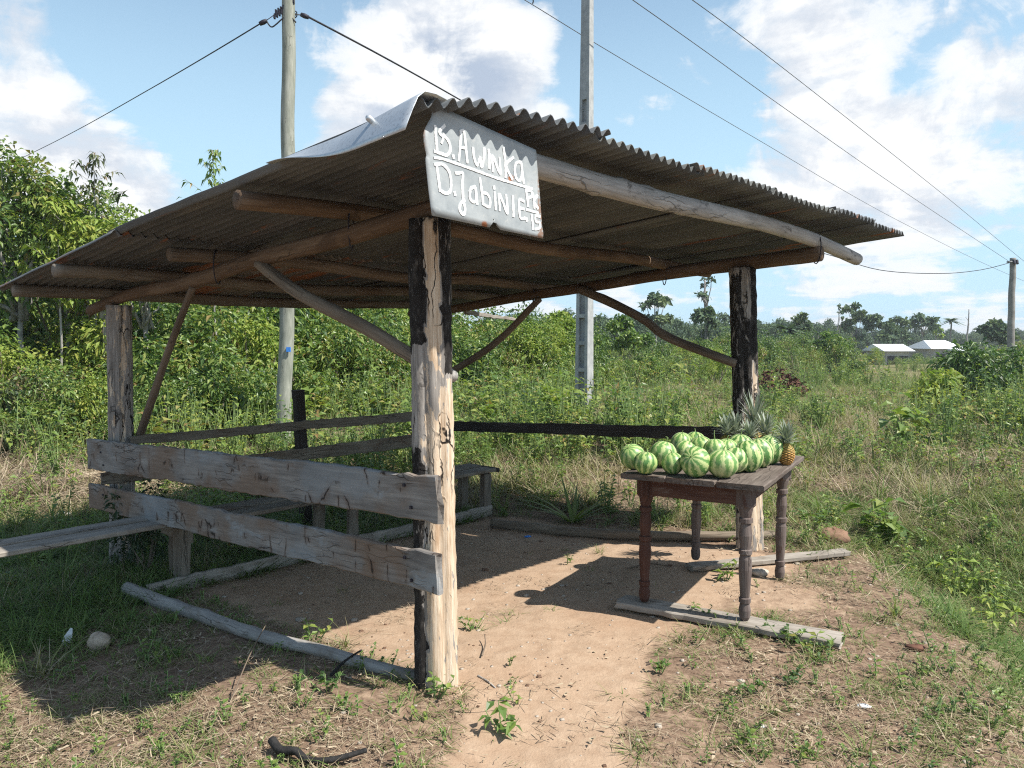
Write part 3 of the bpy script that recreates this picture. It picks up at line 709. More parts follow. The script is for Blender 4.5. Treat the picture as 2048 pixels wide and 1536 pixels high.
# ------------------------------------------------------------------ table
legs = [np.array(q) for q in ((.756, 4.532, .0), (1.256, 4.243, .0), (1.833, 5.092, .0), (1.333, 5.381, .0))]
tc = sum(legs) / 4; A = (legs[1] - legs[0]); A /= np.linalg.norm(A); Bv = (legs[2] - legs[1]); Bv = Bv - A * (Bv @ A); Bv /= np.linalg.norm(Bv)
la = .577 / 2; lb = 1.026 / 2; TZ = on_y(1497, 966, 4.165)[2]
table = empty('wooden_table', [tc[0], tc[1], 0], 'dark brown wooden table with turned legs carrying the fruit', 'table')
hw, hl = .405, .61
for k, (o0, w_) in enumerate(((-hw, .262), (-hw + .270, .275), (-hw + .552, .258))):
    cc = tc + A * (o0 + w_ / 2)
    p0 = np.array([cc[0], cc[1], TZ - .016]) - Bv * hl; p1 = np.array([cc[0], cc[1], TZ - .016]) + Bv * hl
    obj('top_board', plank_mesh('top_board', p0, p1, A, w_, w_, .032, M['table_top'], rag=.008, rough=.0015), table)
lg_prof = [(0, .021), (.02, .030), (.06, .033), (.10, .026), (.105, .032), (.13, .033), (.135, .025), (.145, .026), (.30, .036), (.36, .034), (.385, .028), (.39, .036), (.415, .037), (.42, .028), (.44, .030), (.50, .036), (.55, .030), (.57, .026), (.575, .037), (.60, .037), (.605, .028), (.63, .034)]
th = np.linspace(0, 2 * np.pi, 20, endpoint=False)
foot = []
for k, (i_, j_) in enumerate(((-1, -1), (1, -1), (1, 1), (-1, 1))):
    c0 = tc + A * la * i_ + Bv * lb * j_
    zf = {0: .055, 1: .05, 2: gz(c0[0], c0[1], -.004), 3: gz(c0[0], c0[1], .045)}[k]
    foot.append((c0, zf))
    lean = (-A * .004 * i_) + np.array([.012, 0, 0]) * (k in (2,))
    H = TZ - .034 - zf; sc_ = H / .78; ang = math.atan2(A[1], A[0])
    path = []; secs = []
    for h, r in lg_prof: path.append(np.array([c0[0], c0[1], zf + h * sc_]) - lean * (1 - h)); secs.append([(r * math.cos(t), r * math.sin(t)) for t in th])
    for h in (.66, .675, .72, .78):
        path.append(np.array([c0[0], c0[1], zf + h * sc_])); a_ = .040; qd = []
        for t in th:
            rr = a_ * (min(1 / max(abs(math.cos(t - ang)), abs(math.sin(t - ang))), 1.35) if h > .66 else 1.0)
            qd.append((rr * math.cos(t), rr * math.sin(t)))
        secs.append(qd)
    v_, f_, tx_ = sweep(path, np.array(secs), right=[1, 0, 0])
    me = make_mesh('leg', v_, f_, M['table_red' if k in (0,) else 'table_grey'], False, {'tex': tx_ + k * 7.7})
    obj('leg', me, table)
for s_, d1, d2, L_ in ((-1, A, Bv, la), (1, A, Bv, la), (-1, Bv, A, lb), (1, Bv, A, lb)):
    c0 = np.array([tc[0], tc[1], TZ - .034 - .050]) + d2 * s_ * (lb if d1 is A else la)
    obj('apron', plank_mesh('apron', c0 - d1 * (L_ - .037), c0 + d1 * (L_ - .037), ZZ, .10, .10, .024, M['table_red'], rough=.001), table)
fp0 = on_z(1236, 1208, .0); fp1 = on_z(1622, 1268, .0)
fa = foot[0][0] - foot[1][0]; fa = fa / np.linalg.norm(fa)
mid_f = (foot[0][0] + foot[1][0]) / 2
o = obj('ground_plank', plank_mesh('ground_plank', np.array([*(mid_f + fa * .43)[:2], .030]), np.array([*(mid_f - fa * .78)[:2], .030]), Bv, .17, .17, .036, M['ground_plank'], rag=.02)); tag(o, 'wide grey plank under the two near legs of the fruit table', 'plank')
q0 = on_z(1382, 1143, .0); q1 = on_z(1690, 1112, .0); dq = q1 - q0; nq = np.array([-dq[1], dq[0], 0]) / np.linalg.norm(dq)
o = obj('ground_plank', plank_mesh('ground_plank', np.array([q0[0], q0[1], gz(q0[0], q0[1], .025)]), np.array([q1[0], q1[1], gz(q1[0], q1[1], .04)]), nq, .11, .10, .035, M['ground_plank'], rag=.02)); tag(o, 'narrow weathered plank under the far table legs reaching past the rear post', 'plank')

# ------------------------------------------------------------------ watermelons
m, T = material('watermelon_rind'); M['melon'] = m
oc = T.n('ShaderNodeTexCoord').outputs['Object']; ri = T.n('ShaderNodeObjectInfo').outputs['Random']
sp = T.n('ShaderNodeSeparateXYZ', {0: oc}); phi = T.m('ARCTAN2', sp.outputs[1], sp.outputs[0])
offv = T.vm('ADD', oc, T.n('ShaderNodeCombineXYZ', {0: T.m('MULTIPLY', ri, 40.0), 1: T.m('MULTIPLY', ri, 17.0), 2: 0.0}).outputs[0])
w1 = T.noise(offv, 26.0, 5, .65); w2 = T.noise(offv, 75.0, 4, .7)
ph = T.m('ADD', T.m('MULTIPLY', phi, 10.0), T.m('MULTIPLY', T.m('SUBTRACT', w1, .5), 7.5))
st = T.m('ADD', T.m('SINE', ph), T.m('MULTIPLY', T.m('SUBTRACT', w2, .5), 3.4))
st2 = T.m('ADD', T.m('SINE', T.m('ADD', T.m('MULTIPLY', phi, 20.0), T.m('MULTIPLY', T.m('SUBTRACT', w1, .5), 9.0))), T.m('MULTIPLY', T.m('SUBTRACT', w2, .5), 2.4))
pale_ = T.mix(ri, (.38, .48, .17), (.52, .57, .27)); dk = T.mix(T.m('FRACT', T.m('MULTIPLY', ri, 7.3)), (.05, .15, .032), (.13, .27, .075))
c = T.mix(T.sstep(st, -.50, .35), pale_, dk); c = T.mix(T.m('MULTIPLY', T.sstep(st2, .35, 1.1), .6), c, (.17, .33, .095))
c = T.mix(T.m('MULTIPLY', T.sstep(T.vm('DOT_PRODUCT', oc, (-6.0, -7.0, -6.0)), .70, 1.0), .75), c, (.55, .54, .27))
c = T.mix(T.m('MULTIPLY', T.sstep(T.noise(offv, 14.0, 6, .7), .60, .68), .5), c, (.42, .40, .24))
finish(T, c, .42, w2, .05, .002, .4)
def melon_mesh(r, squash, seed):
    g = np.random.default_rng(seed); nt, npz = 28, 18
    t = np.linspace(0, 2 * np.pi, nt, endpoint=False); v = []
    for k in range(npz + 1):
        p = math.pi * k / npz
        for a in t:
            rr = 1 + .012 * math.cos(10 * a) * math.sin(p) + .02 * math.sin(2 * a + seed)
            dip = 1 - .06 * math.exp(-(p / .25) ** 2)
            v.append((rr * math.sin(p) * math.cos(a) * r, rr * math.sin(p) * math.sin(a) * r, math.cos(p) * r * squash * dip))
    f = [(k * nt + j, (k + 1) * nt + j, (k + 1) * nt + (j + 1) % nt, k * nt + (j + 1) % nt) for k in range(npz) for j in range(nt)]
    return make_mesh('watermelon', v, f, M['melon'], True)
melons = [  # px, py, radius px, squash, tilt x, tilt y, label
 (1266, 915, 25, 1.0, .5, -.5, 'pale splotched watermelon at the outer corner of the table farthest from the pineapples'),
 (1292, 926, 24, .95, .15, .1, 'small dark veined watermelon standing in front of the pale splotched corner one'),
 (1328, 911, 25, 1.0, .2, -.2, 'watermelon with a curled stem in the second row behind the veined corner one'),
 (1347, 927, 23, .96, .2, .0, 'darkest small green watermelon in the front row left of the largest one'),
 (1393, 927, 29.5, .97, .9, .7, 'largest smooth watermelon of the front row lying on its side'),
 (1447, 928, 30, .93, .1, .05, 'striped watermelon at the front table edge nearest the camera'),
 (1472, 921, 26, 1.0, .3, .3, 'watermelon mostly hidden behind the nearest striped one'),
 (1499, 917, 28, 1.1, .15, .15, 'tall oval watermelon with netted stripes next along the sunny table side'),
 (1522, 909, 27, 1.12, .2, .1, 'palest oval watermelon, second from the pineapple on the sunny side'),
 (1542, 904, 26, 1.12, .1, .2, 'oval netted watermelon right beside the upright pineapple'),
 (1482, 896, 27, 1.0, .1, .0, 'round watermelon with a looped stem rising highest at the back'),
 (1455, 902, 24, 1.0, .0, -.2, 'pale watermelon in the middle row in front of the looped-stem one'),
 (1432, 904, 24, 1.0, .05, .05, 'dark striped watermelon with the tallest upright stem in the middle'),
 (1403, 898, 23, .95, .2, .1, 'small watermelon behind the largest one, with two thin stems'),
 (1372, 904, 23, .95, -.5, .2, 'very pale watermelon between the largest one and the back row'),
 (1364, 888, 22, 1.0, .2, -.1, 'back row watermelon nearest the dark rail'),
 (1391, 886, 21, .95, .2, .2, 'back row watermelon in front of the leftmost pineapple crowns')]
for k, (px, py, rp, sq, tx_, ty_, lab) in enumerate(melons):
    c0 = on_z(px, py + rp * .95, TZ + .002); r = rp * c0[1] / FPX * random.uniform(1.0, 1.12); r_eff = r * (1 + (sq - 1) * max(0, 1 - abs(tx_) - abs(ty_)))
    o = bpy.data.objects.new('watermelon', melon_mesh(r, sq, 300 + k)); COL.objects.link(o)
    o.location = (c0[0], c0[1] + r * .3, TZ + r_eff * .985); o.rotation_euler = (tx_, ty_, k * 1.3)
    tag(o, lab, 'watermelon', 'watermelons on the table')
    g = rng(); hgt = .055 if k == 12 else g.uniform(.018, .035)
    pts = [np.array([0, 0, r * sq * .93]), np.array([.002, .003, r * sq * .95 + hgt * .5]), np.array([g.uniform(-.01, .012), g.uniform(-.01, .01), r * sq * .95 + hgt])]
    if k in (2, 10, 13): pts.append(pts[-1] + np.array([.018, .0, .002]))
    a = curve_pts(pts, 7); rs = np.linspace(.0042, .0022, 7)
    t8 = np.linspace(0, 2 * np.pi, 6, endpoint=False)
    v_, f_, _x = sweep(a, np.stack([np.column_stack([q * np.cos(t8), q * np.sin(t8)]) for q in rs]))
    so = bpy.data.objects.new('stem', make_mesh('stem', v_, f_, M['stem'], True)); COL.objects.link(so); so.parent = o

# ------------------------------------------------------------------ leaf and blade generators
def leaves(base, d, nrm, L, W, droop=.25, fold=.25):
    """two folded triangles pairs per leaf: 6 verts, 4 triangles"""
    base = np.asarray(base, float); n = len(base)
    d = d / np.linalg.norm(d, axis=1)[:, None]
    side = np.cross(d, nrm); side /= (np.linalg.norm(side, axis=1)[:, None] + 1e-9)
    up = np.cross(side, d); L = np.asarray(L)[:, None]; W = np.asarray(W)[:, None]
    dn = np.array([0, 0, -1.])
    m1 = base + d * L * .45 + dn * L * droop * .12
    v = np.stack([base, m1 + side * W * .5 + up * W * fold, m1, m1 - side * W * .5 + up * W * fold, base + d * L * (1 - droop * .2) + dn * L * droop], 1)
    t = np.array([[0, 2, 1], [0, 3, 2], [1, 2, 4], [2, 3, 4]])
    return v.reshape(-1, 3), (np.arange(n)[:, None, None] * 5 + t[None]).reshape(-1, 3), 5
def blades(base, d, L, W, bend, segs=3):
    n = len(base); d = d / np.linalg.norm(d, axis=1)[:, None]
    h = d.copy(); h[:, 2] = 0; h = h / (np.linalg.norm(h, axis=1)[:, None] + 1e-6)
    side = np.cross(d, [0, 0, 1.]) + 1e-4; side /= np.linalg.norm(side, axis=1)[:, None]
    vs = []
    for k in range(segs + 1):
        t = k / segs
        p = base + d * (L * t)[:, None] + h * (bend * L * t * t * .5)[:, None] + np.array([0, 0, -1.]) * (bend * L * t * t * .45)[:, None]
        wk = (W * (1 - t ** 1.6) * .5)[:, None]
        if k < segs: vs += [p - side * wk, p + side * wk]
        else: vs.append(p)
    v = np.stack(vs, 1); tr = []
    for k in range(segs - 1): a = 2 * k; tr += [[a, a + 1, a + 3], [a, a + 3, a + 2]]
    a = 2 * (segs - 1); tr.append([a, a + 1, a + 2])
    q = 2 * segs + 1
    return v.reshape(-1, 3), (np.arange(n)[:, None, None] * q + np.array(tr)[None]).reshape(-1, 3), q
class Acc:
    def __init__(s): s.v = []; s.f = []; s.t = []; s.o = 0
    def add(s, vft, tint):
        v, f, k = vft; s.v.append(v); s.f.append(f + s.o); s.o += len(v); s.t.append(np.repeat(tint, k)); return s
    def mesh(s, name, mat): return make_mesh(name, np.vstack(s.v), np.vstack(s.f), mat, False, {'tint': np.concatenate(s.t)})
def rdir(g, n, up=.0):
    a = g.normal(size=(n, 3)); a[:, 2] += up; return a / np.linalg.norm(a, axis=1)[:, None]
def tube_arr(p0, p1, r0, r1, seg=5, n=3, wob=0.0, g=None):
    p = np.linspace(0, 1, n)[:, None] * (np.asarray(p1) - p0) + p0
    if wob and g is not None: p[1:-1] += g.normal(0, wob, (n - 2, 3))
    t = np.linspace(0, 2 * np.pi, seg, endpoint=False); rs = np.linspace(r0, r1, n)
    v, f, _ = sweep(p, np.stack([np.column_stack([q * np.cos(t), q * np.sin(t)]) for q in rs]), caps=True)
    return v, f

# ------------------------------------------------------------------ pineapples
def pineapple(px, py, rp, bh, ch, lab, spread=1.0, behind=False):
    c0 = on_z(px, py, TZ + .002); r = rp * c0[1] / FPX
    root = empty('pineapple', c0, lab, 'pineapple', 'pineapples at the far end of the table')
    nt, nz = 44, 50; v = []; tint = []
    for k in range(nz + 1):
        t = k / nz; rr = r * (math.sin(math.pi * min(max(t * .86 + .10, 0), 1)) ** .55)
        for j in range(nt):
            ph_ = (j / nt) * 2 * math.pi
            a = (j + k) / 5.5; b = (j - k) / 5.5
            e = abs(math.sin(math.pi * a)) * abs(math.sin(math.pi * b))
            q = rr * (.93 + .15 * e)
            v.append((q * math.cos(ph_), q * math.sin(ph_), t * bh)); tint.append(e)
    f = [(k * nt + j, k * nt + (j + 1) % nt, (k + 1) * nt + (j + 1) % nt, (k + 1) * nt + j) for k in range(nz) for j in range(nt)]
    f += [tuple(range(nt))[::-1], tuple(nz * nt + j for j in range(nt))]
    o = bpy.data.objects.new('fruit_body', make_mesh('fruit_body', v, f, M['pineskin'], True, {'tint': tint})); COL.objects.link(o); o.parent = root
    g = rng(); A_ = Acc(); n = 62
    lv = np.sort(g.random(n)); ang = np.arange(n) * 2.4; base = np.column_stack([np.cos(ang) * .012, np.sin(ang) * .012, bh - .005 + lv * ch * .35])
    out = (1.55 - lv) * spread; d = np.column_stack([np.cos(ang) * out, np.sin(ang) * out, .55 + lv * 1.3])
    A_.add(blades(base, d, ch * (.45 + .35 * lv + .1 * g.random(n)), np.full(n, .022), .75 * (1.15 - lv), 4), g.random(n))
    o = bpy.data.objects.new('leaf_crown', A_.mesh('leaf_crown', M['pinecrown'])); COL.objects.link(o); o.parent = root
m, T = material('pineapple_skin'); M['pineskin'] = m
ti = attr(T, 'tint', False); n1 = T.noise(T.n('ShaderNodeTexCoord').outputs['Object'], 30.0, 4); 
sp = T.n('ShaderNodeSeparateXYZ', {0: T.n('ShaderNodeTexCoord').outputs['Object']})
c = T.ramp(T.m('ADD', ti, T.m('MULTIPLY', T.m('SUBTRACT', n1, .5), .5)), [(.1, (.10, .075, .03)), (.35, (.30, .155, .04)), (.7, (.52, .27, .075)), (.95, (.55, .38, .17))])
c = T.mix(T.m('MULTIPLY', T.sstep(sp.outputs[2], .05, .14), .45), c, (.18, .24, .06))
finish(T, c, .6, n1, .3, .004)
pineapple(1572, 929, 16.5, .135, .14, 'upright orange pineapple in full view beside the sunny row of watermelons', .55)
pineapple(1452, 905, 15, .12, .15, 'pineapple with the crown nearest the dark rail, its fruit hidden by watermelons', .8)
pineapple(1470, 903, 15, .125, .15, 'pineapple whose crown stands in front of the charred rear post', .8)
pineapple(1498, 912, 15, .115, .13, 'pineapple with a low spreading crown just behind the highest watermelon', .9)
pineapple(1508, 897, 16, .135, .27, 'pineapple with the biggest and tallest crown of the cluster', .8)
pineapple(1530, 907, 15, .125, .16, 'pineapple between the tallest crown and the one in full view', .85)

# ------------------------------------------------------------------ utility poles and cables
def round_pole(name, base, top, r0, r1, mat, parent, wav=.02, seed=0):
    g = np.random.default_rng(seed); n = 60; t = np.linspace(0, 1, n); p = np.asarray(base) + (np.asarray(top) - base) * t[:, None]
    p[:, 0] += wav * (np.sin(t * 9 + seed) + .6 * np.sin(t * 23 + 1)); p[:, 1] += wav * np.sin(t * 7)
    th = np.linspace(0, 2 * np.pi, 16, endpoint=False)
    r = (r0 + (r1 - r0) * t)[:, None] * (1 + .03 * np.sin(2 * th + 1)[None] + .06 * (fbm(th[None] * 2, t[:, None] * 18 + seed, 1.0) - .47))
    v, f, tx_ = sweep(p, np.stack([r * np.cos(th), r * np.sin(th)], -1), right=[1, 0, 0])
    return obj(name, make_mesh(name, v, f, mat, True, {'tex': tx_}), parent), p
wb = np.array(on_z(568, 897, -.15)); WY = wb[1]
wp = empty('utility_pole', wb, 'knotty grey green wooden utility pole behind the shelter with a strain clamp near its head', 'utility pole')
wt = on_y(581, -40, WY - .1)
_, wpp = round_pole('pole_shaft', wb - ZZ * .6, wt, .122, .098, M['utility_wood'], wp, .022, 3)
mk = on_y(577, 699, WY - .135); b_, f_ = box_arrays(mk, .065, .03, .075); obj('blue_mark', make_mesh('blue_mark', b_, f_, M['blue']), wp)
# toothed bracket, collars and clamps
p0 = on_y(548, 30, WY - .16); p1 = on_y(588, 7, WY - .12); prts = []
d_ = (p1 - p0); n_t = 8
v_, f_, _x = sweep([p0, p1], np.array([(-.02, -.012), (.02, -.012), (.02, .012), (-.02, .012)])); prts.append((v_, f_))
for k in range(n_t):
    c0 = p0 + d_ * (k + .5) / n_t
    for s_ in (-.042, .042): prts.append(box_arrays(c0 + ZZ * s_ + np.array([s_ * .3, 0, 0]), .024, .05, .05))
v_, f_ = merge(prts); obj('toothed_bracket', make_mesh('toothed_bracket', v_, f_, M['iron']), wp)
t8 = np.linspace(0, 2 * np.pi, 8, endpoint=False)
def clamp(px0, py0, px1, py1, y, r):
    v_, f_, _x = sweep([on_y(px0, py0, y), on_y((px0 + px1) / 2, (py0 + py1) / 2, y), on_y(px1, py1, y)], np.stack([np.column_stack([np.cos(t8) * q, np.sin(t8) * q]) for q in (r * .8, r, r * .75)]))
    return obj('strain_clamp', make_mesh('strain_clamp', v_, f_, M['iron'], True), wp)
clamp(519, 48, 534, 41, WY - .1, .04); clamp(602, 29, 617, 35, WY - .1, .04)
def small_tube(name, pts, r, mat, parent, n=24):
    v_, f_, _x = sweep(curve_pts(pts, n), np.column_stack([np.cos(t8), np.sin(t8)]) * r); return obj(name, make_mesh(name, v_, f_, mat, True), parent)
small_tube('jumper_wire', [on_y(533, 41, WY - .12), on_y(538, 50, WY - .14), on_y(544, 54, WY - .16), on_y(553, 48, WY - .16), on_y(567, 36, WY - .16), on_y(580, 33, WY - .15), on_y(592, 45, WY - .13)], .011, M['cable'], wp)
small_tube('clamp_tie', [on_y(534, 40, WY - .1), on_y(548, 30, WY - .15)], .006, M['wire'], wp, 4)
small_tube('clamp_tie', [on_y(592, 29, WY - .1), on_y(603, 30, WY - .1)], .010, M['wire'], wp, 4)
for yy in (27, 32):
    cpt = on_y(579, yy, WY); th = np.linspace(0, 2 * np.pi, 20)
    small_tube('steel_collar', [cpt + np.array([math.cos(a) * .112, math.sin(a) * .112, .02 * math.cos(a)]) for a in th], .009, M['iron'], wp, 24)

fb = on_y(2022, 672, 46); ft = on_y(2026, 516, 46)
fp = empty('utility_pole', [fb[0], fb[1], -.3], 'distant round wooden utility pole at the edge of the field by the dark bush', 'utility pole')
round_pole('pole_shaft', np.array([fb[0], fb[1], -.6]), ft, .21, .16, M['trunk_far'], fp, .02, 5)
small_tube('cross_bar', [on_y(2014, 524, 45.8), on_y(2035, 523, 45.8)], .05, M['wire'], fp, 4)
for dx in (2028, 2034): small_tube('insulator', [on_y(dx, 520, 45.8), on_y(dx + 1, 528, 45.7)], .07, M['iron'], fp, 5)

CY = 18.0
cb = on_y(1168, 800, CY); ctop = on_y(1176, -120, CY); crot = math.atan2(.8, .6) - math.pi / 2
cpz = ctop[2]
cp = empty('concrete_pole', [cb[0], cb[1], -.1], 'tall square concrete power pole with a ladder of recessed panels behind the shelter', 'power pole')
dirL = np.array([-.55, -.835, 0]); dirR = np.array([.835, -.55, 0])     # outward normals of the two faces in view
def taper_box(c, aw, bw, z0, z1, offL=0.0, offR=0.0):
    vs_ = []
    for z in (z0, z1):
        k = 1 - .42 * (z + .1) / (cpz + .1)
        cx = cb[:2] + (ctop - cb)[:2] * ((z - cb[2]) / (ctop[2] - cb[2]))
        for sa_, sb_ in ((-1, -1), (1, -1), (1, 1), (-1, 1)):
            q = dirL[:2] * (offL + sa_ * aw) * k + dirR[:2] * (offR + sb_ * bw) * k
            vs_.append((cx[0] + q[0], cx[1] + q[1], z))
    return np.array(vs_), [(0, 1, 2, 3)[::-1], (4, 5, 6, 7), (0, 1, 5, 4), (1, 2, 6, 5), (2, 3, 7, 6), (3, 0, 4, 7)]
hwL, hwR = .155, .165                      # half depth along dirL, half width along dirR
prts = [taper_box(0, hwL - .115, hwR - .02, -.1, cpz)]
v_, f_ = merge(prts); obj('pole_shaft', make_mesh('pole_shaft', v_, f_, M['concrete']), cp)
for s_ in (-1, 1):
    v_, f_ = taper_box(0, hwL, .042, -.1, cpz, 0, s_ * (hwR - .040)); obj('flange', make_mesh('flange', v_, f_, M['concrete']), cp)
zs = np.arange(.25, cpz - 4, .62)
for z in zs:
    v_, f_ = taper_box(0, hwL - .004, hwR - .083, z, z + .09); obj('panel_rib', make_mesh('panel_rib', v_, f_, M['concrete']), cp)
v_, f_ = taper_box(0, hwL - .003, hwR - .083, zs[-1] + .6, cpz); obj('solid_head', make_mesh('solid_head', v_, f_, M['concrete']), cp)
ins = on_y(1065, -6, 18.6)
io = empty('line_insulator', ins, 'dark disc insulator holding the thin power line at the top edge of the sky', 'insulator')
v_, f_, _x = sweep([ins + ZZ * .10, ins + ZZ * .02, ins - ZZ * .02, ins - ZZ * .045], np.stack([np.column_stack([np.cos(t8), np.sin(t8)]) * q for q in (.04, .12, .11, .02)])); obj('disc', make_mesh('disc', v_, f_, M['iron'], True), io)
small_tube('clevis', [ins - ZZ * .03, ins - ZZ * .10 + np.array([.02, 0, 0]), ins - ZZ * .15], .016, M['wire'], io, 8)

def cable(label, pts, r, mk='cable', n=60):
    v_, f_, _x = sweep(curve_pts(pts, n), np.column_stack([np.cos(t8[::2]), np.sin(t8[::2])]) * r)
    o = obj('power_cable', make_mesh('power_cable', v_, f_, M[mk], True)); tag(o, label, 'cable'); return o
cable('black service cable rising from the trees to the clamp on the wooden pole', [on_y(-120, 395, 40), on_y(60, 308, 30), on_y(160, 257, 24), on_y(300, 178, 18), on_y(420, 108, 14), on_y(521, 47, WY - .1)], .013)
cable('black service cable sagging from the wooden pole behind the roof to the distant pole', [on_y(615, 33, WY - .1), on_y(760, 110, 14), on_y(900, 188, 17), on_y(1150, 330, 23), on_y(1450, 470, 31), on_y(1640, 505, 35), on_y(1760, 540, 38), on_y(1880, 547, 42), on_y(1960, 540, 44), on_y(2018, 526, 45.8)], .018)
cable('thin power line running under the disc insulator and behind the concrete pole', [on_y(1025, -15, 17.8), on_y(1065, 9, 18.6), on_y(1190, 86, 21), on_y(1500, 270, 30), on_y(1800, 443, 44), on_y(2048, 562, 62), on_y(2300, 660, 90)], .012, 'wire')
cable('thin power line, the middle one of the three crossing the sky', [on_y(1240, -18, 17.5), on_y(1400, 95, 21), on_y(1560, 210, 26), on_y(1800, 378, 36), on_y(2017, 522, 45.7)], .013, 'wire')
cable('thin power line, the uppermost one descending to the distant pole', [on_y(1360, -18, 17.2), on_y(1500, 85, 21), on_y(1700, 241, 28), on_y(1900, 400, 38), on_y(2034, 511, 45.6), on_y(2110, 572, 52)], .013, 'wire')

# ------------------------------------------------------------------ distant houses
def house(cx, y, w_, d_, hwall, hroof, lab, hip=False):
    c = on_y(cx, 700, y); root = empty('house', [c[0], c[1], -2.0], lab, 'house')
    b_, f_ = box_arrays([c[0], c[1], -2.0 + hwall / 2], w_, d_, hwall); obj('wall', make_mesh('wall', b_, f_, M['house_wall']), root)
    z0 = -2.0 + hwall + .02; z1 = z0 + hroof; e = .5; rx = w_ * .25 if hip else 0
    X0, X1, Y0, Y1 = c[0] - w_ / 2 - e, c[0] + w_ / 2 + e, c[1] - d_ / 2 - e, c[1] + d_ / 2 + e
    v = [(X0, Y0, z0), (X1, Y0, z0), (X1, Y1, z0), (X0, Y1, z0), (X0 + rx, c[1], z1), (X1 - rx, c[1], z1)]
    obj('roof', make_mesh('roof', v, [(0, 1, 5, 4), (2, 3, 4, 5), (1, 2, 5), (3, 0, 4), (3, 2, 1, 0)], M['white_roof']), root)
    for k in (-1, 1):
        b_, f_ = box_arrays([c[0] + k * w_ * .25, c[1] - d_ / 2 - .02, -2.0 + hwall * .55], 1.1, .08, 1.0); obj('window', make_mesh('window', b_, f_, M['iron']), root)
house(1775, 92, 2.6, 5, 2.3, .80, 'small shed with a low white metal roof in the field')
house(1868, 98, 3.4, 6, 2.5, 1.05, 'white roofed house with a hipped roof half hidden by bushes', True)
house(1908, 96, 2.2, 5, 2.3, .5, 'low white roofed annex beside the hipped house')

# ------------------------------------------------------------------ plant prototypes (unlinked meshes)
def bush_mesh(name, seed, rx, ry, h, n, L, mat, clumps=16, droop=.3, stems=7, wratio=.42, dark=.0):
    g = np.random.default_rng(seed); A_ = Acc()
    cc = []
    for _ in range(clumps):
        d = rdir(g, 1, .5)[0]; rad = g.uniform(.35, .95)
        cc.append((d[0] * rx * rad, d[1] * ry * rad, h * (.42 + .42 * max(d[2], -.75) * rad + g.uniform(-.06, .1)), g.uniform(.22, .40)))
    cc = np.array(cc); pick = g.integers(0, clumps, n); d = rdir(g, n, .25)
    rr = cc[pick, 3] * (g.random(n) ** .45); sc_ = np.array([rx, ry, h * .55])
    base = cc[pick, :3] + d * rr[:, None] * sc_
    base[:, 2] = np.maximum(base[:, 2], .02)
    od = d * .8 + rdir(g, n) * .7; od[:, 2] -= .15
    ctint = g.random(clumps) * .45
    tint = np.clip(ctint[pick] + g.normal(.22, .22, n) + dark, 0, 1)
    LL = L * g.uniform(.6, 1.3, n)
    A_.add(leaves(base, od, rdir(g, n, 1.2), LL, LL * wratio, droop, .2), tint)
    prts = [tube_arr(np.array([g.normal(0, .06 * rx), g.normal(0, .06 * ry), -.1]), cc[k, :3], .016 * h, .004 * h, 4, 4, .03 * h, g) for k in range(min(stems, clumps))]
    me = A_.mesh(name, mat)
    return me, prts
def add_stems(me, prts, mat):
    v, f = merge(prts); return make_mesh('stems', v, f, mat, True)
def proto(me, extra=None):
    o = bpy.data.objects.new('plant_source', me); return o
def joined(me, prts, mat2):
    """leaves plus woody stems in one mesh with two materials"""
    v, f = merge(prts); n0 = len(me.vertices)
    co = np.empty(n0 * 3, np.float32); me.vertices.foreach_get('co', co); ti = np.empty(n0, np.float32); me.attributes['tint'].data.foreach_get('value', ti)
    lf = np.empty(len(me.loops), np.int32); me.loops.foreach_get('vertex_index', lf)
    faces = [tuple(q) for q in lf.reshape(-1, 3).tolist()] + [tuple(i + n0 for i in q) for q in f]
    nm = make_mesh(me.name, np.vstack([co.reshape(-1, 3), v]), faces, None, False, {'tint': np.concatenate([ti, np.full(len(v), .5)])})
    nm.materials.append(me.materials[0]); nm.materials.append(mat2)
    mi = np.zeros(len(faces), np.int32); mi[len(lf) // 3:] = 1; nm.polygons.foreach_set('material_index', mi)
    return nm
def tuft(seed, n, L, W, rad, tint, bend=.8, lean=.6, mat='grass'):
    g = np.random.default_rng(seed); a = g.uniform(0, 6.28, n); r = rad * np.sqrt(g.random(n))
    base = np.column_stack([np.cos(a) * r, np.sin(a) * r, np.full(n, -.015)])
    d = np.column_stack([g.normal(0, lean, n), g.normal(0, lean, n), np.ones(n)])
    LL = L * g.uniform(.45, 1.15, n); A_ = Acc()
    A_.add(blades(base, d, LL, W * g.uniform(.7, 1.2, n), bend * g.uniform(.3, 1.5, n)), np.clip(g.normal(tint[0], tint[1], n), 0, 1))
    return A_.mesh('tuft', M[mat])
def litter(seed, n, L, W, rad):
    g = np.random.default_rng(seed); a = g.uniform(0, 6.28, n); r = rad * np.sqrt(g.random(n)); b = g.uniform(0, 6.28, n)
    base = np.column_stack([np.cos(a) * r, np.sin(a) * r, g.uniform(.003, .02, n)])
    d = np.column_stack([np.cos(b), np.sin(b), g.normal(.02, .10, n)])
    LL = L * g.uniform(.3, 1.2, n); A_ = Acc()
    A_.add(blades(base, d, LL, W * g.uniform(.5, 1.5, n), g.normal(.0, .25, n), 2), np.clip(g.normal(.35, .3, n), 0, 1))
    return A_.mesh('litter', M['straw'])
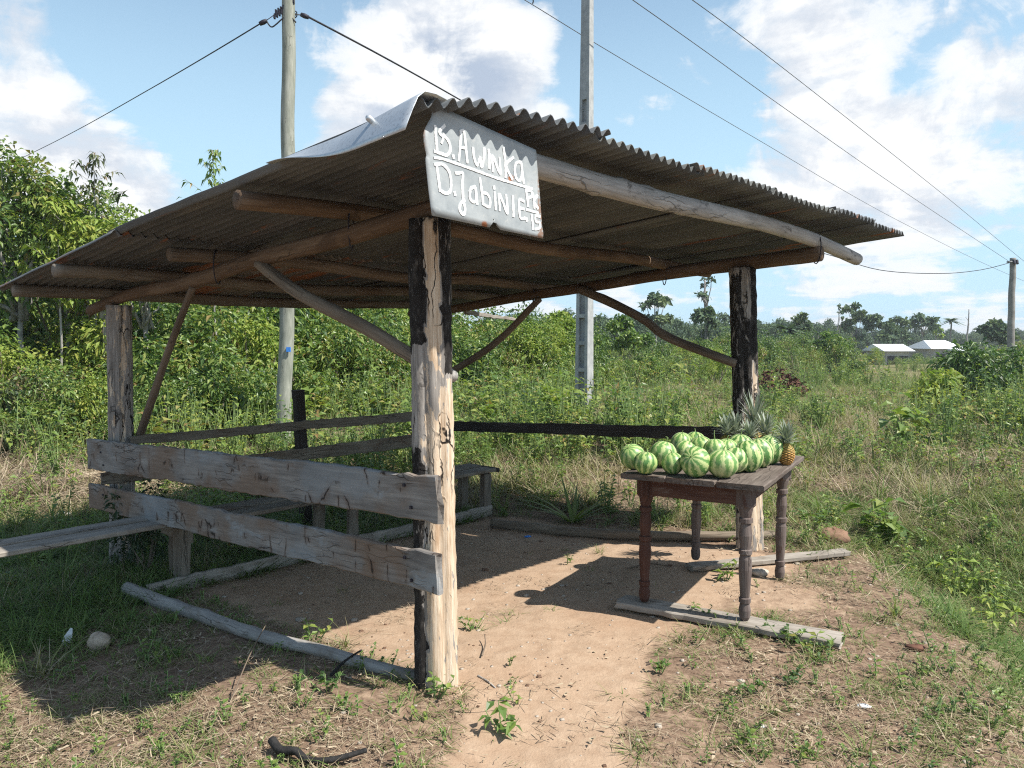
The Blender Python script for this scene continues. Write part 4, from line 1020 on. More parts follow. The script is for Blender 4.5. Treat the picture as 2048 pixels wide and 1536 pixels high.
def weed(seed, n, L, hgt, rad, tint=.5, mat='leaf', wr=.45, droop=.35):
    g = np.random.default_rng(seed); ns = max(2, n // 6); A_ = Acc(); prts = []
    tips = []
    for k in range(ns):
        a = g.uniform(0, 6.28); tip = np.array([math.cos(a) * rad * g.uniform(.2, .9), math.sin(a) * rad * g.uniform(.2, .9), hgt * g.uniform(.55, 1.1)])
        tips.append(tip); prts.append(tube_arr(np.array([0, 0, -.03]), tip, .004 + .006 * hgt, .0015, 4, 3, .01 * hgt, g))
    tips = np.array(tips); pk = g.integers(0, ns, n); t = g.uniform(.3, 1.0, n)[:, None]
    base = tips[pk] * t; a = g.uniform(0, 6.28, n); d = np.column_stack([np.cos(a), np.sin(a), g.uniform(-.1, .8, n)])
    LL = L * g.uniform(.6, 1.2, n)
    A_.add(leaves(base, d, np.tile([0, 0, 1.], (n, 1)) + g.normal(0, .25, (n, 3)), LL, LL * wr, droop, .15), np.clip(g.normal(tint, .16, n), 0, 1))
    return joined(A_.mesh('weed', M[mat]), prts, M['stem'])
def rosette(seed, n, L, W, tint=.5, mat='grass', up=.7, bend=.7):
    g = np.random.default_rng(seed); a = np.arange(n) * 2.4 + g.normal(0, .2, n); A_ = Acc()
    base = np.column_stack([np.cos(a) * .01, np.sin(a) * .01, np.full(n, -.01)]); d = np.column_stack([np.cos(a), np.sin(a), up * g.uniform(.5, 1.8, n)])
    A_.add(blades(base, d, L * g.uniform(.6, 1.15, n), np.full(n, W), bend * g.uniform(.4, 1.2, n), 4), np.clip(g.normal(tint, .15, n), 0, 1))
    return A_.mesh('rosette', M[mat])

# ------------------------------------------------------------------ scatter (stuff nobody could count): geometry nodes, instances of unlinked meshes
def scatter(name, pts, protos, idx_, scl, rz, label=None, cat=None, tiltx=None):
    pts = np.asarray(pts, np.float32); n = len(pts)
    me = bpy.data.meshes.new(name); me.vertices.add(n); me.vertices.foreach_set('co', pts.ravel())
    rot = np.zeros((n, 3), np.float32); rot[:, 2] = rz
    if tiltx is not None: rot[:, 0] = tiltx
    for k, a, ty in (('rot', rot, 'FLOAT_VECTOR'), ('scl', np.asarray(scl, np.float32), 'FLOAT'), ('pick', np.asarray(idx_, np.int32), 'INT')):
        at = me.attributes.new(k, ty, 'POINT'); at.data.foreach_set('vector' if ty == 'FLOAT_VECTOR' else 'value', a.ravel())
    o = bpy.data.objects.new(name, me); COL.objects.link(o)
    gt = bpy.data.node_groups.new(name, 'GeometryNodeTree')
    gt.interface.new_socket('Geometry', in_out='INPUT', socket_type='NodeSocketGeometry'); gt.interface.new_socket('Geometry', in_out='OUTPUT', socket_type='NodeSocketGeometry')
    G = NT(gt); gi = G.n('NodeGroupInput'); go = G.n('NodeGroupOutput'); jn = G.n('GeometryNodeJoinGeometry')
    na_ = lambda k, ty: [s for s in G.n('GeometryNodeInputNamedAttribute', {0: k}, data_type=ty).outputs if s.enabled][0]
    rr = G.n('FunctionNodeEulerToRotation', {0: na_('rot', 'FLOAT_VECTOR')}).outputs[0]; sc_ = na_('scl', 'FLOAT'); pk = na_('pick', 'INT')
    for k, pm in enumerate(protos):
        po_ = bpy.data.objects.new('plant_source', pm)
        oi = G.n('GeometryNodeObjectInfo', {0: po_})
        eq = G.n('FunctionNodeCompare', data_type='INT', operation='EQUAL')
        ia = [s for s in eq.inputs if s.enabled]
        gt.links.new(pk, ia[0]); ia[1].default_value = k
        ip = G.n('GeometryNodeInstanceOnPoints', {'Points': gi.outputs[0], 'Selection': eq.outputs[0], 'Instance': oi.outputs['Geometry'], 'Rotation': rr, 'Scale': sc_})
        gt.links.new(ip.outputs[0], jn.inputs[0])
    gt.links.new(jn.outputs[0], go.inputs[0])
    md = o.modifiers.new('scatter', 'NODES'); md.node_group = gt
    tag(o, label, cat, None, 'stuff'); return o
def sample(n, y0, y1, dens_fn, margin=1.22, powr=1.0):
    """points over the ground in front of the camera, thinned by dens_fn; more per square metre near by"""
    g = rng(); yy = (y0 ** (1 - powr * .5) + (y1 ** (1 - powr * .5) - y0 ** (1 - powr * .5)) * g.random(n)) ** (1 / (1 - powr * .5))
    xx = (g.random(n) * 2 - 1) * yy * .665 * margin; k = g.random(n) < dens_fn(xx, yy)
    return xx[k], yy[k], g

def inside_shelter(x, y):
    u, v = uv_of(x, y); return (u > -.1) & (u < 3.1) & (v > -.4) & (v < 2.6)
# --- meadow
def meadow_d(x, y):
    u, v = uv_of(x, y); s_ = sand_mask(x, y)
    d = (1 - ss(s_, .08, .3)) * ss(np.maximum(np.maximum(v - 2.7, u - 3.3), right_of_edge(x, y) + .1), -.05, .35)
    bare = ss(fbm(x, y, .8), .34, .50)
    return d * (.35 + .65 * bare)
mp = [tuft(1, 34, .42, .011, .09, (.50, .16)), tuft(2, 30, .50, .009, .10, (.12, .10), 1.0, .7), tuft(3, 40, .34, .013, .12, (.36, .14), 1.1, .8), weed(4, 34, .085, .38, .18, .45), weed(5, 26, .11, .50, .2, .3), litter(6, 46, .42, .008, .28), tuft(7, 24, .65, .014, .08, (.58, .12), .9, .4), rosette(8, 18, .48, .030, .55), tuft(9, 16, .55, .006, .16, (.45, .3), .35, .9, 'straw')]
x, y, g = sample(15000, 5.0, 34, meadow_d, powr=1.0)
ng = fbm(x, y, .45); u_, v_ = uv_of(x, y)
green = np.clip(.48 - .06 * ss(x, 1.0, 2.6) * ss(y, 5.4, 6.6) * ss(y, 19, 12) + (ng - .47) * 2.2 + .12 * ss(right_of_edge(x, y), 0, .6) * ss(y, 7.5, 5) - .18 * ss(x, -2, -6) * ss(y, 12, 9) + .22 * ss(-x, 2, 0), .05, .95)
rnd_ = g.random(len(x)); r2 = g.random(len(x))
pk = np.where(rnd_ < green, np.select([r2 < .36, r2 < .58, r2 < .76, r2 < .90, r2 < .97], [0, 2, 3, 4, 6], 7), np.select([r2 < .38, r2 < .64, r2 < .86], [1, 5, 8], 2))
scl = g.uniform(.55, 1.15, len(x)) * (1 + .014 * np.clip(y - 6, 0, 30)) * (.55 + .45 * ss(y, 5.5, 9))
scatter('meadow_grass', np.column_stack([x, y, height(x, y)]), mp, pk, scl, g.uniform(0, 6.28, len(x)), 'tangled meadow grass and weeds covering the field around the shelter', 'grass')
# --- grass under the dark side of the shelter and on the low ground in front of it
def near_d(x, y):
    u, v = uv_of(x, y); s_ = sand_mask(x, y); n = fbm(x, y, 2.2)
    leftg = ss(-u, .15, .6) * ss(v, .8, 1.6)
    bench_g = ss(v, 2.2, 2.7) * ss(v, 4.5, 3.8) * ss(u, 3.4, 2.9)
    front = .46 * ss(n, .42, .58) + .14
    drop = .75 * ss(right_of_edge(x, y), -.15, .35) * ss(fbm(x, y, 1.1), .33, .52)
    patch = .8 * ss(fbm(x + 9, y, 1.5), .52, .62)
    return np.clip(np.maximum.reduce([leftg * (.35 + .65 * ss(n, .36, .5)), bench_g, front, drop, patch * .4]), 0, 1) * (1 - ss(s_, .25, .55) * .985)
sp_ = [tuft(11, 16, .085, .0052, .035, (.50, .16), .9, .8), tuft(12, 20, .12, .0056, .05, (.42, .18), 1.0, .9), tuft(13, 12, .06, .005, .03, (.30, .2), .8, 1.0), weed(14, 12, .022, .05, .05, .62, 'leaf', .55, .2), weed(15, 16, .032, .08, .07, .55, 'leaf', .5, .2), tuft(16, 22, .22, .007, .05, (.58, .14), 1.0, .55)]
x, y, g = sample(26000, 1.9, 8.2, near_d, powr=1.0); u_, v_ = uv_of(x, y)
lush = np.maximum(ss(-u_, .3, .9) * ss(v_, 1.7, 2.4) * ss(u_, -2.2, -1.5), ss(v_, 2.3, 2.7) * ss(u_, 3.3, 2.9)); lush = np.maximum(lush, .7 * ss(right_of_edge(x, y), 0, .5))
r2 = g.random(len(x)); pk = np.where(r2 < lush * .6, 5, np.select([r2 < .40, r2 < .62, r2 < .80, r2 < .91], [0, 1, 2, 3], 4)); pk = np.where(r2 < lush * .6, 5, pk)
scatter('short_grass', np.column_stack([x, y, height(x, y)]), sp_, pk, g.uniform(.55, 1.25, len(x)), g.uniform(0, 6.28, len(x)), 'short patchy grass and small weeds on the sandy ground in front', 'grass')
# --- pebbles
pm = []
for k in range(3):
    g = np.random.default_rng(900 + k); b_, f_ = box_arrays([0, 0, 0], 1, 1, .6); b_ = b_ * g.uniform(.7, 1.3, (8, 3)); pm.append(make_mesh('pebble', b_, f_, M['stone' if k else 'earth_clod'], True, {'tint': np.full(8, .5)}))
x, y, g = sample(5200, 1.9, 7, lambda x, y: .25 + .6 * ss(fbm(x, y, 2.0), .4, .6))
scatter('pebbles', np.column_stack([x, y, height(x, y)]), pm, g.integers(0, 3, len(x)), np.exp(g.normal(-4.9, .5, len(x))), g.uniform(0, 6.28, len(x)), 'tiny pebbles and crumbs of earth on the trodden ground', 'pebbles')
# --- straw and debris
def lit_d(x, y):
    s_ = sand_mask(x, y); u, v = uv_of(x, y)
    return np.clip(.50 * (1 - ss(s_, .2, .6)) + .07, 0, 1) * (.35 + .65 * ss(fbm(x - 4, y, 1.9), .36, .56))
lp = [litter(21, 20, .085, .0026, .12), litter(22, 14, .14, .003, .14), litter(23, 30, .045, .003, .10), litter(24, 10, .030, .011, .12), litter(25, 5, .22, .0032, .12)]
x, y, g = sample(11000, 1.9, 8.5, lit_d, powr=1.0)
scatter('straw_litter', np.column_stack([x, y, height(x, y) + .002]), lp, g.choice(5, len(x), p=[.36, .2, .26, .12, .06]), g.uniform(.6, 1.3, len(x)), g.uniform(0, 6.28, len(x)), 'dry straw, bits of leaf and twigs strewn over the ground', 'litter')
def straw_bank(x, y): return ss(np.hypot((x + 5.6) / 3.4, (y - 10.3) / 1.9) + (fbm(x, y, .9) - .47) * 1.2, 1.05, .6) + .28 * ss(x, 1.6, 3.4) * ss(fbm(x, y, .7), .42, .58) * ss(y, 7.0, 8.5) * ss(y, 17, 12)
bp = [litter(31, 60, .55, .010, .38), litter(32, 40, .8, .009, .4), tuft(33, 26, .4, .010, .12, (.08, .08), 1.4, 1.1)]
x, y, g = sample(7500, 6.3, 20, straw_bank)
scatter('dry_straw', np.column_stack([x, y, height(x, y) + g.uniform(.0, .14, len(x))]), bp, g.choice(3, len(x), p=[.5, .3, .2]), g.uniform(.6, 1.2, len(x)), g.uniform(0, 6.28, len(x)), 'flattened dead straw and cut stalks on the bank below the thicket', 'straw', tiltx=g.normal(0, .2, len(x)))

# --- thicket on the far side of the shelter and scrub over the field
bl = []
for k, (rx, h, n, L, mk) in enumerate(((1.1, 2.2, 2100, .15, 'leaf'), (1.3, 2.6, 2300, .14, 'leaf'), (.9, 1.7, 1500, .19, 'leaf'), (1.0, 2.3, 1800, .12, 'leaf_lime'), (1.2, 2.8, 2000, .17, 'leaf'), (1.0, 1.9, 1500, .14, 'leaf_dusky'))):
    me, pr_ = bush_mesh('bush', 400 + k, rx, rx * .9, h, n, L, M[mk], 18, .35, 8); bl.append(joined(me, pr_, M['twig']))
pts = []; g = rng()
def top_px(px):          # the skyline of the thicket in the photograph, per column
    return np.interp(px, [-300, 0, 60, 130, 200, 260, 330, 420, 560, 800, 930, 1050, 1150], [330, 360, 370, 420, 450, 470, 450, 470, 560, 585, 612, 622, 650])
for _ in range(3200):
    px = g.uniform(-420, 1170); yy = g.uniform(11.0, 26); xx = (px - 1024) / FPX * yy
    front = np.interp(px, [-300, 0, 250, 480, 600, 800, 1000, 1150], [11.0, 11.3, 12.0, 13.0, 14.8, 17, 20, 22])
    if yy < front: continue
    depth = yy - front
    hmax = 1.6 + (680 - top_px(px)) / FPX * yy
    s_ = min(g.uniform(.35, .85) + depth * g.uniform(.08, .17), 2.1)
    if s_ * 2.25 > hmax * 1.05: s_ = hmax * 1.0 / 2.25
    if any((xx - a) ** 2 + (yy - b) ** 2 < (.42 + .18 * s_) ** 2 for a, b, *_ in pts): continue
    pts.append((xx, yy, s_))
pts = np.array(pts); n = len(pts)
pk = g.choice(6, n, p=[.26, .22, .18, .12, .14, .08])
scatter('thicket', np.column_stack([pts[:, 0], pts[:, 1], height(pts[:, 0], pts[:, 1]) - .1]), bl, pk, pts[:, 2], g.uniform(0, 6.28, n), 'dense green leafy thicket behind the shelter and the wooden pole', 'thicket')

wl = [weed(41, 90, .10, .75, .32, .4), weed(42, 70, .14, .95, .35, .32, 'leaf', .4), weed(43, 80, .09, .8, .3, .3, 'leaf_lime', .4), tuft(44, 60, .85, .016, .16, (.45, .15), .9, .45), weed(45, 60, .12, .8, .3, .6, 'leaf', .45), weed(46, 50, .11, .8, .34, .3, 'leaf_dusky'), tuft(47, 14, 1.0, .012, .2, (.3, .2), .25, .5, 'straw'), weed(48, 34, .26, .9, .3, .35, 'leaf', .5)]
def scrub_d(x, y): return np.maximum(ss(fbm(x, y, .18), .36, .54), .8 * ss(x, 2, 0) * ss(fbm(x, y, .5), .38, .5)) * (1 - .55 * ss(np.abs(x - y * .42) , 2.5, .5) * ss(y, 26, 14)) * (1 - .3 * ss(np.abs(x / y - .525), .10, .07) * ss(y, 22, 30)) * ss(y - .12 * x * (x > 0), 9.0, 12)
x, y, g = sample(6400, 8.6, 62, scrub_d, powr=1.0)
scatter('low_scrub', np.column_stack([x, y, height(x, y)]), wl, g.choice(8, len(x), p=[.25, .19, .13, .07, .14, .08, .05, .09]), g.uniform(.5, 1.25, len(x)) * (1 + .006 * y) * np.where((np.abs(x / y - .525) < .09) & (y > 26), .55, 1.0), g.uniform(0, 6.28, len(x)), 'low green scrub and tall weeds across the open field', 'scrub')
def bushes_d(x, y): return ss(fbm(x + 30, y, .10), .36, .50) * (1 - ss(np.abs(x / y - .53), .11, .075) * ss(y, 56, 50))
x, y, g = sample(900, 26, 90, bushes_d, powr=1.0)
sc_b = g.uniform(.45, 1.0, len(x)) * np.interp(y, [26, 50, 90], [.75, 1.0, 1.15])
sc_b = np.where((np.abs(x / y - .525) < .085) & (y > 45), sc_b * .74, sc_b)
scatter('field_bushes', np.column_stack([x, y, height(x, y) - .1]), bl, g.choice(6, len(x), p=[.24, .22, .16, .10, .16, .12]), sc_b, g.uniform(0, 6.28, len(x)), 'green bushes merging together across the far field', 'bushes')

# --- forest edge on the horizon
def far_tree(seed, h, rx, n, L, mat, trunkf=.45, flat=.5, clumps=14):
    g = np.random.default_rng(seed); A_ = Acc(); cc = []
    for _ in range(clumps):
        d = rdir(g, 1, .2)[0]; cc.append((d[0] * rx * g.uniform(.3, 1), d[1] * rx * g.uniform(.3, 1), h * (trunkf + (1 - trunkf) * (.5 + .45 * d[2])), g.uniform(.25, .42)))
    cc = np.array(cc); pk = g.integers(0, clumps, n); d = rdir(g, n, .3); rr = cc[pk, 3] * rx * g.random(n) ** .4
    base = cc[pk, :3] + d * rr[:, None] * [1, 1, flat]
    LL = L * g.uniform(.6, 1.4, n)
    A_.add(leaves(base, rdir(g, n), rdir(g, n, 1), LL, LL * .6, .2, .15), np.clip(g.random(clumps)[pk] * .5 + g.normal(.3, .15, n), 0, 1))
    prts = [tube_arr(np.array([0, 0, -.4]), np.array([g.normal(0, .02 * h), 0, h * (trunkf + .2)]), .018 * h, .008 * h, 5, 5, .006 * h, g)]
    top = np.array([0, 0, h * trunkf * .9])
    prts += [tube_arr(top, cc[k, :3], .008 * h, .003 * h, 4, 4, .01 * h, g) for k in range(min(clumps, 8))]
    return A_.mesh('tree', mat), prts
fl_ = []
for k, (h, rx, n, tf) in enumerate(((9, 3.6, 1500, .2), (12, 3.4, 1500, .35), (8, 3.8, 1500, .12), (11, 4.2, 1700, .3))):
    a_, b_ = far_tree(500 + k, h, rx, n, .55, M['leaf_far'], tf, .8, 18); fl_.append(joined(a_, b_, M['trunk_far']))
pts = []; g = rng()
for _ in range(900):
    px = g.uniform(980, 2500); 
    yc = np.interp(px, [980, 1250, 1500, 1750, 2048, 2500], [42, 78, 100, 140, 185, 210]); yy = yc + abs(g.normal(0, 26))
    xx = (px - 1024) / FPX * yy; tp = np.interp(px, [980, 1200, 1300, 1450, 1560, 1700, 1900, 2048, 2500], [624, 628, 630, 632, 640, 652, 664, 662, 660]) + g.normal(2, 11)
    hh_ = 1.6 + (680 - tp) / FPX * yy - hz_(xx, yy) + .2
    if any((xx - a) ** 2 + (yy - b) ** 2 < (hh_ * .30) ** 2 for a, b, *_ in pts): continue
    pts.append((xx, yy, hh_))
pts = np.array(pts); n = len(pts); pk = g.integers(0, 4, n)
scatter('forest', np.column_stack([pts[:, 0], pts[:, 1], height(pts[:, 0], pts[:, 1]) - .2]), fl_, pk, pts[:, 2] / np.array([9, 12, 8, 11.])[pk] * .84, g.uniform(0, 6.28, n), 'far green forest edge along the horizon beyond the field', 'forest')

# ------------------------------------------------------------------ trees and plants one can point at
def plant(name, me, loc, s_, rz, label, cat, group=None, part=None):
    root = bpy.data.objects.new(name, me); COL.objects.link(root); root.location = loc; root.scale = (s_, s_, s_); root.rotation_euler = (0, 0, rz)
    return tag(root, label, cat, group)
def tree_thing(name, base, crown_me, trunk_me, label, cat='tree', group=None, rz=0.0, s_=1.0):
    root = empty(name, base, label, cat, group); root.rotation_euler = (0, 0, rz); root.scale = (s_, s_, s_)
    for nm, me in (('trunk', trunk_me), ('crown', crown_me)):
        if me is None: continue
        o = bpy.data.objects.new(nm, me); COL.objects.link(o); o.parent = root
    return root
skyl = [  # px, top, width px, distance, trunk fraction, flatness, leaves, label
 (1413, 545, 36, 80, .72, .3, 130, 'thin bare tree with a sparse top beside the charred rear post'),
 (1310, 588, 52, 75, .5, .45, 800, 'spreading grey green tree crown above the brace of the rear post'),
 (1675, 607, 14, 90, .45, 1.3, 260, 'slim pole-like tree with a tiny narrow crown above the field'),
 (1712, 604, 44, 95, .40, .35, 900, 'layered umbrella tree, the tallest on the open skyline'),
 (1756, 618, 54, 95, .30, .6, 1300, 'broad round crowned tree next to the layered umbrella tree'),
 (1792, 632, 44, 100, .30, .6, 900, 'mid sized round tree behind the small white roofed shed'),
 (1846, 628, 44, 105, .62, .4, 800, 'flat topped tree on a clean stem over the white roofed houses'),
 (1873, 648, 24, 110, .5, .5, 300, 'small yellowish tree between the flat topped tree and the palm'),
 (1986, 648, 66, 70, .05, .6, 1700, 'dark rounded bushy tree next to the distant utility pole'),
 (1409, 615, 44, 60, .3, .6, 900, 'bright green low tree seen just beside the rear post'),
 (1606, 628, 34, 70, .3, .7, 900, 'dark upright tree in the forest edge right of the rear post'),
 (1120, 628, 80, 26, .05, .8, 2600, 'bright lime green bush standing beside the concrete pole'),
 (1245, 640, 90, 34, .05, .8, 2600, 'rounded bush with rusty new leaves behind the rear brace'),
 (1660, 668, 70, 42, .05, .8, 2200, 'fresh green bush in the middle of the field')]
for k, (px, tp, wpx, dist, tf, flt, n, lab) in enumerate(skyl):
    p = on_y(px, 690, dist); gz0 = hz_(p[0], p[1]); h = 1.6 + (680 - tp) / FPX * dist - gz0; rx = wpx / FPX * dist * .62
    mt = {7: 'leaf_lime', 11: 'leaf_lime', 12: 'leaf', 13: 'leaf'}.get(k, 'leaf_far')
    a_, b_ = far_tree(600 + k, h, rx, n, {11: .16, 12: .2, 13: .22}.get(k, min(.5, rx * .3 + .12)), M[mt], tf, flt, 12 if n > 300 else 7)
    v_, f_ = merge(b_)
    tree_thing('tree' if k < 11 else 'bush', [p[0], p[1], gz0], a_, make_mesh('trunk', v_, f_, M['trunk_far'], True), lab, 'tree' if k < 11 else 'bush')
# palm and dead snag
def palm(px, tp, dist, lab, fr=.9, n=16):
    p = on_y(px, 690, dist); h = 1.6 + (680 - tp) / FPX * dist + .3; g = rng(); A_ = Acc()
    a = np.arange(n) * 2.4; L = np.full(n, 2.0 * fr)
    for k in range(3):
        d = np.column_stack([np.cos(a + k * .1), np.sin(a + k * .1), g.uniform(-.3, 1.0, n)]); A_.add(blades(np.tile([0, 0, h - .9], (n, 1)), d, L * g.uniform(.7, 1.1, n), np.full(n, .45 * fr), np.full(n, .8), 4), g.uniform(.3, .9, n))
    v_, f_ = tube_arr(np.array([0, 0, -.4]), np.array([.1, 0, h - .8]), .14, .10, 6, 6, .03, g)
    tree_thing('palm_tree', [p[0], p[1], -.3], A_.mesh('crown', M['leaf_far']), make_mesh('trunk', v_, f_, M['trunk_far'], True), lab, 'palm')
palm(1900, 630, 105, 'lone small headed palm above the white roofed houses')
palm(1575, 640, 60, 'low fan of palm fronds in the forest edge behind the rear post', 1.1)
p = on_y(1934, 690, 100); g = rng(); hh_ = 1.6 + (680 - 614) / FPX * 100
prts = [tube_arr(np.array([0, 0, -.4]), np.array([.1, 0, hh_]), .17, .05, 5, 8, .04, g)] + [tube_arr(np.array([0.05, 0, hh_ * q]), np.array([.3 * s_, .1, hh_ * q + .5]), .04, .015, 4, 3) for q, s_ in ((.6, 1), (.75, -1), (.85, 1))]
v_, f_ = merge(prts); tree_thing('dead_tree', [p[0], p[1], -.3], None, make_mesh('trunk', v_, f_, M['trunk_far'], True), 'bare dead snag sticking up from the far treeline', 'dead tree')

# saplings and small trees above the thicket
def sapling(base, h, nb, nl, L, mk, lab, lean=0.0, seed=1, spread=.45, start=.35, bark='trunk_pale', wr=.3, droop=.75, r=.03, nodef=.25, bup=.35):
    g = np.random.default_rng(seed); A_ = Acc(); prts = []; top = np.array([lean, 0, h])
    prts.append(tube_arr(np.array([0, 0, -.2]), top, r, .006, 6, 8, .02, g))
    bs = []; 
    for k in range(nb):
        t = start + (1 - start) * (k + .5) / nb; a = k * 2.4 + g.uniform(-.4, .4); ln = spread * h * (1.15 - t) * g.uniform(.5, 1.2)
        p0 = top * t; p1 = p0 + np.array([math.cos(a) * ln, math.sin(a) * ln, ln * bup + g.uniform(0, .1)])
        prts.append(tube_arr(p0, p1, r * .4 * (1.2 - t), .004, 4, 4, .015, g)); bs.append((p0, p1))
    bs.append((top * .85, top))
    n = nl * len(bs); pk = np.repeat(np.arange(len(bs)), nl); t = 1 - np.abs(g.normal(0, nodef, n)); t = np.clip(t, .1, 1.02)
    P0 = np.array([b[0] for b in bs])[pk]; P1 = np.array([b[1] for b in bs])[pk]
    base_ = P0 + (P1 - P0) * t[:, None] + g.normal(0, .025, (n, 3)); a = g.uniform(0, 6.28, n)
    d = np.column_stack([np.cos(a), np.sin(a), g.uniform(-.7, .35, n)])
    LL = L * g.uniform(.65, 1.25, n)
    A_.add(leaves(base_, d, np.tile([0, 0, 1.], (n, 1)) + g.normal(0, .3, (n, 3)), LL, LL * wr, droop, .15), np.clip(g.normal(.45, .2, n), 0, 1))
    v_, f_ = merge(prts)
    return tree_thing('sapling', base, A_.mesh('crown', M[mk]), make_mesh('trunk', v_, f_, M[bark], True), lab, 'tree')
def at_top(px, top, yy): p = on_y(px, top, yy); return [p[0], yy, hz_(p[0], yy)], p[2] - hz_(p[0], yy)
b, h = at_top(176, 306, 14.6); sapling(b, h, 20, 15, .16, 'leaf_dusky', 'tall thin sapling with drooping dusky leaves against the clouds', .1, 11, .36, .45, nodef=.6, droop=.6, bup=.45, wr=.34)
b, h = at_top(424, 300, 15.0); sapling(b, h, 20, 13, .17, 'leaf', 'slender sapling with hanging leaves rising just above the roof edge', 0, 12, .26, .55, nodef=.6, droop=.6, bup=.5, wr=.34)
b, h = at_top(105, 400, 13.9); sapling(b, h, 18, 34, .17, 'leaf_lime', 'young lime green tree with a pale forked trunk at the thicket front', .1, 13, .36, .55, r=.035, nodef=.6, droop=.5, wr=.4)
def leafy_tree(px, tp, yy, rx, hc, n, L, mk, lab, seed):
    (b, h) = at_top(px, tp, yy); me, pr_ = bush_mesh('crown', seed, rx, rx * .9, hc, n, L, M[mk], 26, .35, 10)
    z0 = h - hc * .93; co = np.empty(len(me.vertices) * 3, np.float32); me.vertices.foreach_get('co', co); co = co.reshape(-1, 3); co[:, 2] += z0; me.vertices.foreach_set('co', co.ravel()); me.update()
    g = rng(); pr2 = [(v + np.array([0, 0, z0]), f) for v, f in pr_] + [tube_arr(np.array([0, 0, -.2]), np.array([0, 0, z0 + .1]), .07, .045, 7, 6, .03, g)]
    v_, f_ = merge(pr2); return tree_thing('tree', b, me, make_mesh('trunk', v_, f_, M['trunk_pale'], True), lab, 'tree')
leafy_tree(30, 268, 14.6, 1.15, 3.6, 4600, .15, 'leaf', 'dense leafy tree at the outer end of the thicket', 801)
leafy_tree(125, 335, 15.4, 1.3, 3.0, 3800, .14, 'leaf', 'bushy green tree behind the drooping sapling', 802)
leafy_tree(285, 430, 14.8, 1.0, 2.2, 2600, .13, 'leaf', 'low bushy tree showing over the roof edge between the two saplings', 803)
leafy_tree(205, 400, 14.2, .9, 2.2, 2400, .14, 'leaf_lime', 'bright spreading tree half behind the drooping sapling', 804)
leafy_tree(-110, 320, 14.8, 1.3, 3.4, 3600, .15, 'leaf', 'leafy tree cut by the picture edge at the outer end of the thicket', 805)

# distinct weeds and small plants
def weed_at(px, py, z, me, s_, label, cat='plant', name='weed'):
    p = on_z(px, py, z); return plant(name, me, (p[0], p[1], hz_(p[0], p[1]) - .005), s_, random.uniform(0, 6.28), label, cat)
W1 = weed(51, 60, .15, .42, .30, .62, 'leaf', .36); W2 = weed(52, 36, .19, .30, .28, .45, 'leaf', .55); W3 = weed(53, 18, .10, .12, .1, .5, 'leaf', .4)
W4 = weed(54, 26, .045, .10, .12, .55, 'leaf', .45, .15); W5 = weed(55, 40, .05, .12, .16, .75, 'leaf', .5, .2); RO = rosette(56, 20, .55, .035, .45); RO2 = rosette(57, 16, .36, .028, .12)
W6 = weed(60, 60, .10, .30, .26, .4, 'leaf_lime', .42); W7 = tuft(61, 12, .55, .009, .10, (.25, .2), .25, .8, 'straw'); GT = tuft(58, 26, .22, .007, .035, (.45, .15), .9, .55); GT2 = tuft(59, 26, .26, .008, .04, (.22, .12), .9, .6)
weed_at(1846, 915, -.1, W1, 1.3, 'dark green cassava-like weed standing alone in the dry grass', name='leafy_weed')
weed_at(1780, 1055, 0, W2, 1.25, 'broad leaved weed at the top of the mound edge past the rear plank', name='leafy_weed')
weed_at(1625, 1062, 0, W5, 1.9, 'bushy dark weed beside the rear post near the plank end', name='leafy_weed')
weed_at(1452, 1160, 0, W3, 1.0, 'small yellow green seedling between the table legs', name='seedling')
weed_at(1146, 1030, -.02, RO, 1.15, 'tall spiky green plant behind the back log', name='spiky_plant')
weed_at(1082, 985, -.05, RO2, 1.2, 'pale grey pineapple plant in the grass behind the back log', name='pineapple_plant')
weed_at(1005, 1465, 0, W3, .9, 'small upright seedling on the sandy path nearest the camera', name='seedling')
weed_at(872, 1398, 0, W4, 1.1, 'low green weed at the foot of the front charred post', name='weed')
weed_at(1395, 1238, 0, W4, 1.0, 'green weed growing against the wide plank under the table', name='weed')
weed_at(1578, 1290, 0, W5, 1.0, 'leafy weed under the outer end of the wide plank', name='weed')
weed_at(1620, 1305, 0, W4, 1.2, 'low spreading weed beyond the outer end of the wide plank', name='weed')
weed_at(1320, 1345, 0, W5, .7, 'dark rosette weed on the path edge in front of the table', name='weed')
weed_at(1510, 1388, 0, W5, .75, 'small dark weed in the straw in front of the wide plank', name='weed')
weed_at(1585, 1368, 0, W5, .7, 'small dark weed nearer the mound edge in the straw', name='weed')
weed_at(1550, 1425, 0, GT, .6, 'little grass tuft between the two dark weeds', 'grass tuft', 'grass_tuft')
weed_at(1790, 1228, 0, GT2, 1.1, 'yellowish grass tuft on the bare soil of the mound', 'grass tuft', 'grass_tuft')
weed_at(1725, 1505, 0, GT, 1.0, 'bright grass tuft at the bottom edge of the picture near the mound edge', 'grass tuft', 'grass_tuft')
weed_at(85, 1365, -.2, GT2, 1.2, 'yellow grass tuft at the shadow edge near the coconut husk', 'grass tuft', 'grass_tuft')
weed_at(625, 1280, -.02, W4, 1.3, 'low weed growing over the grey log in the sun', name='weed')
weed_at(690, 1290, -.02, GT2, .8, 'dry stubble tuft standing against the grey log', 'grass tuft', 'grass_tuft')
weed_at(655, 1385, 0, W5, .85, 'feathery low weed in front of the grey log', name='weed')
weed_at(945, 1255, 0, W4, .9, 'creeping weed on the bare floor behind the front post', name='weed')
weed_at(1200, 1095, 0, GT, .7, 'grass clump at the back of the bare floor by the log', 'grass tuft', 'grass_tuft')
weed_at(190, 905, -.2, RO, 1.2, 'large strap leaved plant beside the end of the upper rail board', name='spiky_plant')
